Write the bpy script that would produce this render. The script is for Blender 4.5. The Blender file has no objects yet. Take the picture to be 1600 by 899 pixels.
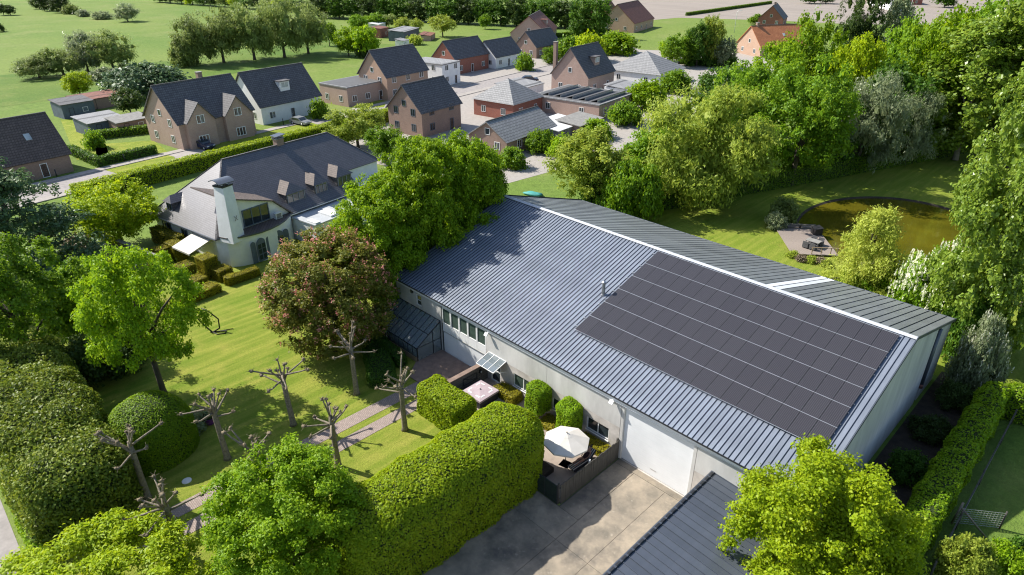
import bpy, bmesh, math, random
import numpy as np
from mathutils import Vector, Matrix

sc = bpy.context.scene
R = math.radians
# ------------------------------------------------------------------ camera
CAM = np.array([44.2387, -29.358, 30.995]); PITCH = R(27.519); YAW = R(-45.281); FPX = 1031.63
cd = bpy.data.cameras.new('camera'); cam = bpy.data.objects.new('camera', cd); sc.collection.objects.link(cam)
cam.location = CAM; cam.rotation_euler = (math.pi/2 - PITCH, 0, -YAW)
cd.sensor_width = 36; cd.lens = FPX/1600*36; cd.clip_start = .5; cd.clip_end = 3000
sc.camera = cam
# ------------------------------------------------------------------ sky, sun, exposure
SUN_EL, SUN_AZ = R(43), R(23)           # the sun stands over the -x side, a little towards -y
to_sun = Vector((-math.cos(SUN_AZ)*math.cos(SUN_EL), -math.sin(SUN_AZ)*math.cos(SUN_EL), math.sin(SUN_EL)))
w = bpy.data.worlds.new('World'); sc.world = w; w.use_nodes = True
nt = w.node_tree; nt.nodes.clear()
sky = nt.nodes.new('ShaderNodeTexSky'); sky.sky_type = 'NISHITA'; sky.sun_disc = False
sky.sun_elevation = SUN_EL; sky.sun_rotation = math.atan2(to_sun.x, to_sun.y)
bg = nt.nodes.new('ShaderNodeBackground'); bg.inputs[1].default_value = .115
ow = nt.nodes.new('ShaderNodeOutputWorld')
nt.links.new(sky.outputs[0], bg.inputs[0]); nt.links.new(bg.outputs[0], ow.inputs[0])
sl = bpy.data.lights.new('sun', 'SUN'); sl.energy = 4.9; sl.angle = R(.53); sl.color = (1, .95, .86)
so = bpy.data.objects.new('sun', sl); sc.collection.objects.link(so)
so.rotation_euler = to_sun.to_track_quat('Z', 'Y').to_euler()
sc.view_settings.view_transform = 'Standard'; sc.view_settings.look = 'None'
sc.view_settings.exposure = 0.72; sc.view_settings.gamma = 1
sc.cycles.filter_width = 1.15
sc.cycles.max_bounces = 6; sc.cycles.diffuse_bounces = 3; sc.cycles.glossy_bounces = 3
sc.cycles.transmission_bounces = 4; sc.cycles.transparent_max_bounces = 6
sc.cycles.caustics_reflective = False; sc.cycles.caustics_refractive = False

# ------------------------------------------------------------------ pixel -> place (photo is 1600 x 899)
_s, _c = math.sin(YAW), math.cos(YAW)
_fw = np.array([_s, _c, 0]); _rt = np.array([_c, -_s, 0]); _up = np.array([0, 0, 1.])
_F = _fw*math.cos(PITCH) - _up*math.sin(PITCH); _U = _fw*math.sin(PITCH) + _up*math.cos(PITCH)
def G(x, y, z=0.):
    d = _F + _rt*(x-800)/FPX - _U*(y-449.5)/FPX
    return CAM + d*((z-CAM[2])/d[2])
def height_for(x, y, py):               # height over ground spot (x, y) seen at picture row py
    lo, hi = 0., 60.
    for _ in range(40):
        m = (lo+hi)/2; d = np.array([x, y, m]) - CAM
        if 449.5 - FPX*(d@_U)/(d@_F) > py: lo = m
        else: hi = m
    return lo
def depth_of(x, y, z=0): return (np.array([x, y, z]) - CAM)@_F

# ------------------------------------------------------------------ materials
MAT = {}
def nodes(name):
    m = bpy.data.materials.new(name); m.use_nodes = True
    n = m.node_tree; b = n.nodes['Principled BSDF']; MAT[name] = m
    return m, n, b
def ramp_mix(n, fac, a, b):
    mx = n.nodes.new('ShaderNodeMix'); mx.data_type = 'RGBA'
    mx.inputs['A'].default_value = (*a, 1); mx.inputs['B'].default_value = (*b, 1)
    n.links.new(fac, mx.inputs['Factor']); return mx.outputs['Result']
def mix_col(n, fac, A, b):
    mx = n.nodes.new('ShaderNodeMix'); mx.data_type = 'RGBA'
    n.links.new(A, mx.inputs['A']); mx.inputs['B'].default_value = (*b, 1)
    n.links.new(fac, mx.inputs['Factor']); return mx.outputs['Result']
def coords(n, scale=(1, 1, 1), kind='Object', rot=(0, 0, 0)):
    tc = n.nodes.new('ShaderNodeTexCoord'); mp = n.nodes.new('ShaderNodeMapping')
    mp.inputs['Scale'].default_value = scale; mp.inputs['Rotation'].default_value = rot
    n.links.new(tc.outputs[kind], mp.inputs[0]); return mp.outputs[0]
def noise(n, vec, scale, detail=4, rough=.6, lo=.35, hi=.65):
    t = n.nodes.new('ShaderNodeTexNoise'); t.inputs['Scale'].default_value = scale
    t.inputs['Detail'].default_value = detail; t.inputs['Roughness'].default_value = rough
    n.links.new(vec, t.inputs['Vector'])
    r = n.nodes.new('ShaderNodeMapRange'); r.inputs[1].default_value = lo; r.inputs[2].default_value = hi
    n.links.new(t.outputs['Fac'], r.inputs[0]); return r.outputs[0]
def bump(n, b, h, strength=.3, dist=.02):
    k = n.nodes.new('ShaderNodeBump'); k.inputs['Strength'].default_value = strength; k.inputs['Distance'].default_value = dist
    n.links.new(h, k.inputs['Height']); n.links.new(k.outputs[0], b.inputs['Normal'])
def plain(name, a, b=None, rough=.6, metal=0., scale=3., bmp=.15, spec=.4, stretch=(1, 1, 1), detail=5, kind='Object'):
    m, n, p = nodes(name)
    b = b or tuple(c*.8 for c in a)
    v = coords(n, stretch, kind); f = noise(n, v, scale, detail)
    n.links.new(ramp_mix(n, f, a, b), p.inputs['Base Color'])
    p.inputs['Roughness'].default_value = rough; p.inputs['Metallic'].default_value = metal
    p.inputs['Specular IOR Level'].default_value = spec
    if bmp: bump(n, p, noise(n, v, scale*6, 3), bmp)
    return m
def leaf_mat(name, a, b, c=None, trans=.38, rough=.5, spec=.35):
    m, n, p = nodes(name)
    g = n.nodes.new('ShaderNodeNewGeometry')
    r = n.nodes.new('ShaderNodeValToRGB'); e = r.color_ramp.elements
    e[0].color = (*a, 1); e[1].color = (*b, 1)
    if c: x = e.new(.5); x.color = (*c, 1)
    v = coords(n); nz = noise(n, v, 3.2, 3, .6, .3, .7)
    ma = n.nodes.new('ShaderNodeMath'); ma.operation = 'MULTIPLY_ADD'; ma.inputs[1].default_value = .55; n.links.new(g.outputs['Random Per Island'], ma.inputs[0])
    mb_ = n.nodes.new('ShaderNodeMath'); mb_.operation = 'MULTIPLY'; mb_.inputs[1].default_value = .45; n.links.new(nz, mb_.inputs[0]); n.links.new(mb_.outputs[0], ma.inputs[2])
    n.links.new(ma.outputs[0], r.inputs[0])
    oi = n.nodes.new('ShaderNodeObjectInfo')
    hs = n.nodes.new('ShaderNodeHueSaturation')
    mr = n.nodes.new('ShaderNodeMapRange'); mr.inputs[3].default_value = .82; mr.inputs[4].default_value = 1.15
    n.links.new(oi.outputs['Random'], mr.inputs[0]); n.links.new(mr.outputs[0], hs.inputs['Value'])
    n.links.new(r.outputs[0], hs.inputs['Color'])
    n.links.new(hs.outputs[0], p.inputs['Base Color'])
    p.inputs['Roughness'].default_value = rough; p.inputs['Specular IOR Level'].default_value = spec
    t = n.nodes.new('ShaderNodeBsdfTranslucent'); mx = n.nodes.new('ShaderNodeMixShader'); mx.inputs[0].default_value = trans
    h2 = n.nodes.new('ShaderNodeHueSaturation'); h2.inputs['Hue'].default_value = .485; h2.inputs['Value'].default_value = 1.5
    n.links.new(hs.outputs[0], h2.inputs['Color']); n.links.new(h2.outputs[0], t.inputs['Color'])
    n.links.new(p.outputs[0], mx.inputs[1]); n.links.new(t.outputs[0], mx.inputs[2])
    n.links.new(mx.outputs[0], n.nodes['Material Output'].inputs[0])
    return m
leaf_mat('leaf_bright', (.11, .225, .006), (.31, .44, .014), (.19, .325, .009), spec=.2)
leaf_mat('leaf_fresh', (.08, .18, .005), (.37, .46, .012), (.175, .30, .008), spec=.2)
leaf_mat('leaf_lime', (.19, .30, .006), (.47, .55, .018), (.31, .43, .010), spec=.2)
leaf_mat('leaf_mid', (.075, .18, .008), (.24, .37, .02), (.145, .27, .012), spec=.25)
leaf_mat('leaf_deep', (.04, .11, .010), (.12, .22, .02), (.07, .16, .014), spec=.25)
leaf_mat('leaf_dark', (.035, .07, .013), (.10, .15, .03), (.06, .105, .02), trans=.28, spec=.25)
leaf_mat('leaf_conifer', (.04, .09, .035), (.14, .21, .075), (.08, .145, .055), trans=.18)
leaf_mat('leaf_olive', (.17, .25, .025), (.42, .48, .07), (.28, .36, .045), spec=.2)
leaf_mat('leaf_willow', (.13, .19, .045), (.30, .36, .11), (.205, .27, .07), spec=.2)
leaf_mat('leaf_grey', (.14, .185, .085), (.34, .39, .22), (.23, .28, .14), rough=.4)
leaf_mat('leaf_poplar', (.10, .185, .016), (.32, .42, .06), (.195, .295, .032), rough=.35, spec=.45)
leaf_mat('leaf_laurel', (.08, .145, .012), (.32, .36, .04), (.175, .245, .022), rough=.5, spec=.3, trans=.3)
leaf_mat('leaf_chestnut', (.11, .15, .018), (.33, .31, .05), (.21, .23, .03), spec=.25)
leaf_mat('leaf_hedge', (.17, .28, .006), (.40, .48, .016), (.275, .38, .010), spec=.2)
leaf_mat('leaf_yew', (.15, .145, .006), (.36, .31, .018), (.24, .22, .010), trans=.12, spec=.15)
leaf_mat('leaf_feather', (.25, .31, .04), (.48, .52, .10), (.35, .41, .065), spec=.2)
leaf_mat('blossom_pink', (.55, .16, .14), (.75, .40, .32), (.65, .27, .22))
leaf_mat('blossom_white', (.55, .55, .40), (.88, .88, .77), (.74, .74, .60))
leaf_mat('twig_brown', (.16, .12, .08), (.30, .24, .16), trans=.05)
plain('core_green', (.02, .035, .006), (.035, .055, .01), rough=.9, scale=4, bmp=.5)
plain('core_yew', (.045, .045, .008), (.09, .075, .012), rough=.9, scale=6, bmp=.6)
plain('bark', (.10, .085, .065), (.055, .045, .034), rough=.9, scale=6, bmp=.5)
plain('bark_pale', (.32, .28, .22), (.19, .165, .13), rough=.9, scale=9, bmp=.5)
plain('bark_pollard', (.30, .255, .19), (.15, .125, .09), rough=.9, scale=7, bmp=.6)
plain('knob', (.34, .28, .19), (.17, .13, .08), rough=.95, scale=14, bmp=.8)
plain('concrete', (.62, .605, .58), (.43, .42, .40), rough=.85, scale=.5, bmp=.12, detail=8, stretch=(1, 1, .35))
plain('concrete_brown', (.56, .52, .48), (.37, .34, .305), rough=.88, scale=.9, bmp=.15, detail=8)
plain('concrete_gable', (.56, .55, .52), (.40, .395, .375), rough=.88, scale=.6, bmp=.12, detail=8, stretch=(1, 1, .25))
plain('apron_base', (.10, .095, .09), (.06, .058, .055), rough=.9, scale=.8, bmp=.2, detail=8)
plain('white_paint', (.80, .80, .79), (.74, .74, .73), rough=.45, scale=1.2, bmp=.02)
plain('white_door', (.76, .77, .78), (.70, .71, .72), rough=.4, scale=.7, bmp=.02)
plain('white_render', (.80, .80, .80), (.72, .72, .715), rough=.85, scale=1.1, bmp=.08, detail=7)
plain('flat_felt', (.42, .44, .46), (.36, .375, .39), rough=.7, scale=1.2, bmp=.05)
plain('flashing', (.52, .54, .58), (.40, .42, .46), rough=.55, metal=.1, scale=1.5, bmp=.02)
plain('dark_trim', (.02, .022, .026), (.03, .032, .036), rough=.5, scale=2, bmp=.02)
plain('gutter_brown', (.06, .04, .035), (.04, .03, .028), rough=.5, scale=2, bmp=.03)
plain('alu', (.62, .62, .63), (.55, .55, .56), rough=.35, metal=.7, scale=3, bmp=.02)
plain('steel', (.5, .5, .5), (.42, .42, .43), rough=.3, metal=.9, scale=3, bmp=.02)
plain('fence_wood', (.105, .098, .085), (.055, .052, .045), rough=.9, scale=2.5, bmp=.3, stretch=(4, 4, .5))
plain('fence_green', (.02, .035, .025), (.012, .02, .016), rough=.7, scale=3)
plain('deck_wood', (.30, .25, .215), (.20, .165, .145), rough=.85, scale=2, bmp=.2, kind='Generated')
plain('terrace_tile', (.36, .30, .25), (.27, .22, .185), rough=.85, scale=1.2, bmp=.1)
plain('brown_paving', (.27, .19, .15), (.19, .135, .11), rough=.9, scale=2, bmp=.25)
plain('cream_cloth', (.62, .585, .535), (.57, .54, .49), rough=.8, scale=2, bmp=.05)
plain('mauve_cloth', (.42, .345, .37), (.36, .29, .315), rough=.75, scale=2, bmp=.1)
plain('black_matt', (.012, .012, .014), (.02, .02, .022), rough=.55, scale=3, bmp=.05)
plain('soil', (.06, .045, .033), (.03, .024, .018), rough=.95, scale=1.5, bmp=.8, detail=8)
plain('asphalt', (.33, .30, .285), (.25, .23, .22), rough=.9, scale=1.5, bmp=.15, detail=8)
plain('pavement', (.36, .33, .30), (.29, .265, .24), rough=.9, scale=1.5, bmp=.1, detail=8)
plain('kerb', (.35, .34, .32), (.28, .27, .25), rough=.9, scale=3)
plain('skin', (.42, .23, .16), (.38, .2, .14), rough=.55, scale=3, bmp=0)
plain('dark_cloth', (.03, .014, .018), (.05, .02, .025), rough=.8, scale=6)
plain('hair', (.03, .02, .015), (.02, .013, .01), rough=.5, scale=20)
plain('grey_weave', (.13, .13, .135), (.09, .09, .095), rough=.85, scale=30, bmp=.4)
plain('plastic_white', (.72, .72, .71), (.66, .66, .65), rough=.4, scale=3, bmp=.0)
plain('purple', (.16, .04, .20), (.11, .03, .14), rough=.6, scale=4)
plain('teal_tarp', (.07, .33, .30), (.05, .25, .23), rough=.6, scale=2)
plain('ochre', (.35, .26, .17), (.26, .19, .12), rough=.85, scale=1.5)
plain('stone_grey', (.28, .27, .25), (.19, .185, .175), rough=.9, scale=2, bmp=.3)
plain('shed_blue', (.12, .15, .19), (.09, .11, .14), rough=.7, scale=1.2)
plain('car_navy', (.02, .03, .07), (.018, .026, .06), rough=.2, scale=2, bmp=0, spec=.6)
plain('car_grey', (.25, .26, .27), (.22, .23, .24), rough=.2, scale=2, bmp=0, spec=.6)
plain('tyre', (.015, .015, .016), (.02, .02, .02), rough=.8, scale=8)

def glass_mat(name, col=(.02, .028, .032), rough=.06):
    m, n, p = nodes(name); v = coords(n); f = noise(n, v, .8)
    n.links.new(ramp_mix(n, f, col, tuple(c*1.6+.004 for c in col)), p.inputs['Base Color'])
    p.inputs['Roughness'].default_value = rough; p.inputs['Specular IOR Level'].default_value = .8
glass_mat('glass'); glass_mat('glass_green', (.05, .075, .06)); glass_mat('glass_pale', (.30, .33, .34), .15)
def clear_glass(name):
    m, n, p = nodes(name)
    p.inputs['Base Color'].default_value = (.75, .84, .83, 1); p.inputs['Roughness'].default_value = .03
    t = n.nodes.new('ShaderNodeBsdfTransparent'); t.inputs[0].default_value = (.68, .78, .79, 1)
    mx = n.nodes.new('ShaderNodeMixShader'); g = n.nodes.new('ShaderNodeBsdfGlossy'); g.inputs['Roughness'].default_value = .04
    lw = n.nodes.new('ShaderNodeFresnel'); lw.inputs[0].default_value = 1.5
    ad = n.nodes.new('ShaderNodeMath'); ad.inputs[1].default_value = .16; ad.use_clamp = True; n.links.new(lw.outputs[0], ad.inputs[0]); n.links.new(ad.outputs[0], mx.inputs[0]); n.links.new(t.outputs[0], mx.inputs[1]); n.links.new(g.outputs[0], mx.inputs[2])
    df = n.nodes.new('ShaderNodeBsdfDiffuse'); df.inputs[0].default_value = (.42, .50, .54, 1); m2 = n.nodes.new('ShaderNodeMixShader'); m2.inputs[0].default_value = .3
    n.links.new(mx.outputs[0], m2.inputs[1]); n.links.new(df.outputs[0], m2.inputs[2])
    n.links.new(m2.outputs[0], n.nodes['Material Output'].inputs[0])
clear_glass('clear_glass')

def metal_roof(name, a, b, rough=.42, metal=.35):
    m, n, p = nodes(name); v = coords(n, (1, .12, 1)); f = noise(n, v, 1.6, 6)
    oi = n.nodes.new('ShaderNodeObjectInfo')
    c = ramp_mix(n, f, a, b)
    hs = n.nodes.new('ShaderNodeHueSaturation'); mr = n.nodes.new('ShaderNodeMapRange')
    mr.inputs[3].default_value = .88; mr.inputs[4].default_value = 1.08
    n.links.new(oi.outputs['Random'], mr.inputs[0]); n.links.new(mr.outputs[0], hs.inputs['Value']); n.links.new(c, hs.inputs['Color'])
    n.links.new(hs.outputs[0], p.inputs['Base Color'])
    p.inputs['Roughness'].default_value = rough; p.inputs['Metallic'].default_value = metal
metal_roof('zinc', (.205, .235, .29), (.165, .19, .236), .5, .05)
plain('seam_shade', (.018, .026, .045), (.025, .033, .052), rough=.5, scale=3, bmp=0)  # shadow lines along the roof seams, put into the dark seam colour
metal_roof('zinc_back', (.24, .255, .262), (.20, .21, .215), .45, .35)
metal_roof('zinc_dark', (.10, .115, .145), (.085, .10, .125))
metal_roof('skylight', (.75, .78, .82), (.68, .72, .76), .3, 0)

def pv():
    m, n, p = nodes('pv_glass')
    v = coords(n)
    wv = n.nodes.new('ShaderNodeTexWave'); wv.wave_type = 'BANDS'; wv.bands_direction = 'X'; wv.inputs['Scale'].default_value = 3.02
    n.links.new(v, wv.inputs['Vector'])
    r = n.nodes.new('ShaderNodeMapRange'); r.inputs[1].default_value = .93; r.inputs[2].default_value = 1.; r.inputs[4].default_value = .8
    n.links.new(wv.outputs['Fac'], r.inputs[0])
    oi = n.nodes.new('ShaderNodeObjectInfo')
    c = ramp_mix(n, oi.outputs['Random'], (.034, .032, .038), (.039, .037, .043))
    n.links.new(mix_col(n, r.outputs[0], c, (.13, .13, .14)), p.inputs['Base Color'])
    p.inputs['Roughness'].default_value = .2; p.inputs['Specular IOR Level'].default_value = .4
pv()

def tiles(name, a, b, mort, sx, sz, rough=.75, spec=.3, bmp=.6):
    m, n, p = nodes(name); v = coords(n)
    # roof courses run level: rows by height
    sep = n.nodes.new('ShaderNodeSeparateXYZ'); n.links.new(v, sep.inputs[0])
    ad = n.nodes.new('ShaderNodeMath'); n.links.new(sep.outputs[0], ad.inputs[0]); n.links.new(sep.outputs[1], ad.inputs[1])
    cb = n.nodes.new('ShaderNodeCombineXYZ'); n.links.new(ad.outputs[0], cb.inputs[0]); n.links.new(sep.outputs[2], cb.inputs[1])
    br = n.nodes.new('ShaderNodeTexBrick'); br.inputs['Color1'].default_value = (*a, 1); br.inputs['Color2'].default_value = (*b, 1)
    br.inputs['Mortar'].default_value = (*mort, 1); br.inputs['Scale'].default_value = 1
    br.inputs['Mortar Size'].default_value = sz*.09; br.inputs['Brick Width'].default_value = sx; br.inputs['Row Height'].default_value = sz
    n.links.new(cb.outputs[0], br.inputs['Vector'])
    f = noise(n, v, .5, 6)
    mx = n.nodes.new('ShaderNodeMix'); mx.data_type = 'RGBA'; mx.blend_type = 'MULTIPLY'; mx.inputs['Factor'].default_value = .35
    n.links.new(br.outputs[0], mx.inputs['A']); n.links.new(ramp_mix(n, f, (.7, .7, .7), (1, 1, 1)), mx.inputs['B'])
    n.links.new(mx.outputs['Result'], p.inputs['Base Color'])
    p.inputs['Roughness'].default_value = rough; p.inputs['Specular IOR Level'].default_value = spec
    bump(n, p, br.outputs['Fac'], -bmp, .03)
tiles('villa_tile', (.135, .13, .142), (.105, .10, .11), (.05, .048, .053), .25, .15, rough=.36, spec=.65, bmp=.35)
tiles('villa_tile_warm', (.17, .135, .12), (.13, .105, .095), (.07, .06, .055), .25, .15, rough=.7, spec=.25, bmp=.35)
tiles('brick_pink', (.45, .31, .26), (.39, .25, .205), (.42, .36, .30), .22, .075, bmp=.2)
tiles('brick_red', (.33, .10, .065), (.26, .08, .055), (.3, .22, .18), .22, .075, bmp=.2)
tiles('brick_brown', (.33, .22, .175), (.26, .17, .135), (.28, .23, .19), .22, .075, bmp=.2)
tiles('brick_orange', (.48, .31, .22), (.42, .26, .18), (.42, .34, .27), .22, .075, bmp=.2)
tiles('stone_wall', (.17, .16, .145), (.12, .115, .105), (.07, .066, .06), .4, .18, bmp=.5)
tiles('roof_slate', (0.15, 0.145, 0.15), (0.11, 0.105, 0.11), (0.05, 0.047, 0.05), .4, .3, rough=.7, spec=.3, bmp=.4)
tiles('roof_red', (0.28, 0.12, 0.085), (0.21, 0.09, 0.065), (0.095, 0.041, 0.029), .4, .3, rough=.7, spec=.3, bmp=.4)
tiles('roof_orange', (0.55, 0.22, 0.1), (0.46, 0.17, 0.075), (0.207, 0.077, 0.034), .4, .3, rough=.7, spec=.3, bmp=.4)
tiles('roof_grey', (0.32, 0.32, 0.32), (0.26, 0.26, 0.265), (0.117, 0.117, 0.119), .4, .3, rough=.7, spec=.3, bmp=.4)
tiles('roof_brown', (0.15, 0.115, 0.1), (0.11, 0.085, 0.075), (0.05, 0.038, 0.034), .4, .3, rough=.7, spec=.3, bmp=.4)
def stained():
    m, n, p = nodes('apron_slab'); v = coords(n)
    c = ramp_mix(n, noise(n, v, .45, 9, .65, .36, .62), (.36, .30, .225), (.17, .15, .12))
    c = mix_col(n, noise(n, v, .17, 8, .7, .50, .66), c, (.075, .070, .066))
    c = mix_col(n, noise(n, v, 3.1, 6, .7, .60, .74), c, (.40, .35, .28))
    oi = n.nodes.new('ShaderNodeObjectInfo'); hs = n.nodes.new('ShaderNodeHueSaturation'); mr = n.nodes.new('ShaderNodeMapRange'); mr.inputs[3].default_value = .85; mr.inputs[4].default_value = 1.1
    n.links.new(oi.outputs['Random'], mr.inputs[0]); n.links.new(mr.outputs[0], hs.inputs['Value']); n.links.new(c, hs.inputs['Color'])
    n.links.new(hs.outputs[0], p.inputs['Base Color']); p.inputs['Roughness'].default_value = .9; bump(n, p, noise(n, v, 9, 4), .2, .02)
stained()
def pathbrick():
    m, n, p = nodes('path_brick'); v = coords(n)
    br = n.nodes.new('ShaderNodeTexBrick'); br.inputs['Color1'].default_value = (.36, .285, .25, 1); br.inputs['Color2'].default_value = (.28, .22, .195, 1)
    br.inputs['Mortar'].default_value = (.15, .12, .10, 1); br.inputs['Scale'].default_value = 1; br.inputs['Mortar Size'].default_value = .012
    br.inputs['Brick Width'].default_value = .22; br.inputs['Row Height'].default_value = .11
    n.links.new(v, br.inputs['Vector']); n.links.new(br.outputs[0], p.inputs['Base Color']); p.inputs['Roughness'].default_value = .9
    bump(n, p, br.outputs['Fac'], -.4, .01)
pathbrick()

def grass(name, a, b, dry, streak=None, big=.08, fine=9.):
    m, n, p = nodes(name); v = coords(n)
    f1 = noise(n, v, big, 7, .65); c = ramp_mix(n, f1, a, b)
    f2 = noise(n, v, big*4.3, 6, .7, .5, .75); c = mix_col(n, f2, c, dry)
    if streak is not None:
        vs = coords(n, (1.4, .12, 1), rot=(0, 0, streak)); f3 = noise(n, vs, 1.1, 3, .5, .42, .62)
        mu = n.nodes.new('ShaderNodeMath'); mu.operation = 'MULTIPLY'; mu.inputs[1].default_value = .4; n.links.new(f3, mu.inputs[0])
        c = mix_col(n, mu.outputs[0], c, tuple(min(1, x*1.35) for x in dry))
    f4 = noise(n, v, fine, 4, .8, .3, .7)
    mx = n.nodes.new('ShaderNodeMix'); mx.data_type = 'RGBA'; mx.blend_type = 'MULTIPLY'; mx.inputs['Factor'].default_value = .6
    n.links.new(c, mx.inputs['A']); n.links.new(ramp_mix(n, f4, (.5, .52, .48), (1.18, 1.15, 1.1)), mx.inputs['B'])
    n.links.new(mx.outputs['Result'], p.inputs['Base Color']); p.inputs['Roughness'].default_value = .9; p.inputs['Specular IOR Level'].default_value = .15
    bump(n, p, noise(n, v, fine*2.5, 3, .8), .7, .05)
grass('meadow', (.12, .20, .035), (.185, .245, .055), (.23, .26, .085), big=.012, fine=.9)
grass('meadow_deep', (.085, .165, .025), (.145, .21, .042), (.19, .23, .06), big=.03, fine=1.6)
grass('lawn', (.15, .24, .02), (.25, .305, .04), (.34, .33, .068), streak=R(-62), big=.10, fine=7)
grass('pond_lawn', (.16, .24, .022), (.22, .28, .035), (.26, .275, .05), streak=R(20), big=.07, fine=5)
def plough():
    m, n, p = nodes('ploughed'); v = coords(n)
    vs = coords(n, (.05, 1, 1), rot=(0, 0, R(35))); f = noise(n, vs, .35, 5)
    c = ramp_mix(n, f, (.30, .255, .215), (.23, .195, .165)); n.links.new(c, p.inputs['Base Color']); p.inputs['Roughness'].default_value = .95
    bump(n, p, f, .6, .2)
plough()
def water():
    m, n, p = nodes('pond_water'); v = coords(n); f = noise(n, v, .12, 4)
    n.links.new(ramp_mix(n, f, (.115, .10, .008), (.07, .066, .006)), p.inputs['Base Color'])
    p.inputs['Roughness'].default_value = .05; p.inputs['Specular IOR Level'].default_value = .5
    bump(n, p, noise(n, v, 2.2, 3), .05, .03)
water()
def stripes():
    m, n, p = nodes('striped_cushion'); v = coords(n)
    wv = n.nodes.new('ShaderNodeTexWave'); wv.bands_direction = 'X'; wv.inputs['Scale'].default_value = 2.2; n.links.new(v, wv.inputs['Vector'])
    r = n.nodes.new('ShaderNodeMapRange'); r.inputs[1].default_value = .6; r.inputs[2].default_value = .7; n.links.new(wv.outputs['Fac'], r.inputs[0])
    n.links.new(ramp_mix(n, r.outputs[0], (.035, .035, .045), (.55, .52, .47)), p.inputs['Base Color']); p.inputs['Roughness'].default_value = .85
stripes()

# ------------------------------------------------------------------ object helpers
def link(o, parent=None):
    sc.collection.objects.link(o)
    if parent is not None: o.parent = parent
    return o
def tag(o, label=None, cat=None, group=None, kind=None):
    if label: o['label'] = label
    if cat: o['category'] = cat
    if group: o['group'] = group
    if kind: o['kind'] = kind
    return o
def thing(name, label, cat, loc=(0, 0, 0), rz=0, group=None):
    o = bpy.data.objects.new(name, None); o.empty_display_size = .3; link(o); o.location = loc; o.rotation_euler = (0, 0, rz)
    return tag(o, label, cat, group)
def inst(name, me, parent=None, loc=(0, 0, 0), rot=(0, 0, 0), scale=(1, 1, 1), mat=None):
    o = bpy.data.objects.new(name, me); link(o, parent); o.location = loc; o.rotation_euler = rot; o.scale = scale
    if mat:
        o.material_slots[0].link = 'OBJECT'; o.material_slots[0].material = MAT[mat]
    return o
class MB:
    def __init__(s): s.v = []; s.f = []; s.m = []; s.k = 0; s.sm = []
    def mat(s, k): s.k = k; return s
    def add(s, vs, fs, smooth=False):
        b = len(s.v); s.v += [tuple(map(float, p)) for p in vs]
        for f in fs: s.f.append([b+i for i in f]); s.m.append(s.k); s.sm.append(smooth)
        return s
    def box(s, x0, y0, z0, x1, y1, z1):
        return s.add([(x0, y0, z0), (x1, y0, z0), (x1, y1, z0), (x0, y1, z0), (x0, y0, z1), (x1, y0, z1), (x1, y1, z1), (x0, y1, z1)],
                     [(0, 3, 2, 1), (4, 5, 6, 7), (0, 1, 5, 4), (1, 2, 6, 5), (2, 3, 7, 6), (3, 0, 4, 7)])
    def bar(s, p, q, w, h=None, up=(0, 0, 1)):
        h = h or w; p = Vector(p); q = Vector(q); d = (q-p).normalized(); up = Vector(up)
        if abs(d.dot(up)) > .98: up = Vector((1, 0, 0))
        a = d.cross(up).normalized()*w/2; b = a.cross(d).normalized()*h/2
        vs = [p-a-b, p+a-b, p+a+b, p-a+b, q-a-b, q+a-b, q+a+b, q-a+b]
        return s.add(vs, [(0, 1, 2, 3), (7, 6, 5, 4), (0, 4, 5, 1), (1, 5, 6, 2), (2, 6, 7, 3), (3, 7, 4, 0)])
    def slab(s, pts, t):            # polygon (any plane) given a thickness t against its normal
        P = [Vector(p) for p in pts]; nrm = Vector((0, 0, 0))
        for i in range(len(P)):
            a, b = P[i], P[(i+1) % len(P)]; nrm += Vector(((a.y-b.y)*(a.z+b.z), (a.z-b.z)*(a.x+b.x), (a.x-b.x)*(a.y+b.y)))
        nrm.normalize(); k = len(P)
        return s.add(P + [p - nrm*t for p in P], [tuple(range(k)), tuple(range(2*k-1, k-1, -1))] + [(i, k+i, k+(i+1) % k, (i+1) % k) for i in range(k)])
    def tube(s, path, rad, n=7, cap=True):
        path = [Vector(p) for p in path]; k = len(path)
        if not hasattr(rad, '__len__'): rad = [rad]*k
        vs = []; ref = Vector((.3, .9, .2))
        for i, p in enumerate(path):
            d = (path[min(i+1, k-1)] - path[max(i-1, 0)]).normalized()
            a = d.cross(ref); a = a.normalized() if a.length > .05 else d.orthogonal().normalized(); b = d.cross(a)
            vs += [p + (a*math.cos(2*math.pi*j/n) + b*math.sin(2*math.pi*j/n))*rad[i] for j in range(n)]
        fs = [(i*n+j, i*n+(j+1) % n, (i+1)*n+(j+1) % n, (i+1)*n+j) for i in range(k-1) for j in range(n)]
        if cap: fs += [tuple(range(n-1, -1, -1)), tuple((k-1)*n+j for j in range(n))]
        return s.add(vs, fs, True)
    def lathe(s, prof, n=20, c=(0, 0)):
        k = len(prof); vs = [(c[0]+r*math.cos(2*math.pi*j/n), c[1]+r*math.sin(2*math.pi*j/n), z) for r, z in prof for j in range(n)]
        fs = [(i*n+j, i*n+(j+1) % n, (i+1)*n+(j+1) % n, (i+1)*n+j) for i in range(k-1) for j in range(n)]
        fs += [tuple(range(n-1, -1, -1)), tuple((k-1)*n+j for j in range(n))]
        return s.add(vs, fs, False)
    def blob(s, c, r, seed=0, amp=.2, sub=1):
        bm = bmesh.new(); bmesh.ops.create_icosphere(bm, subdivisions=sub, radius=1); rg = random.Random(seed)
        vs = []
        for v in bm.verts:
            q = 1 + rg.uniform(-amp, amp); rr = r if hasattr(r, '__len__') else (r, r, r)
            vs.append((c[0]+v.co.x*rr[0]*q, c[1]+v.co.y*rr[1]*q, c[2]+v.co.z*rr[2]*q))
        fs = [tuple(v.index for v in f.verts) for f in bm.faces]; bm.free()
        return s.add(vs, fs, True)
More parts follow.
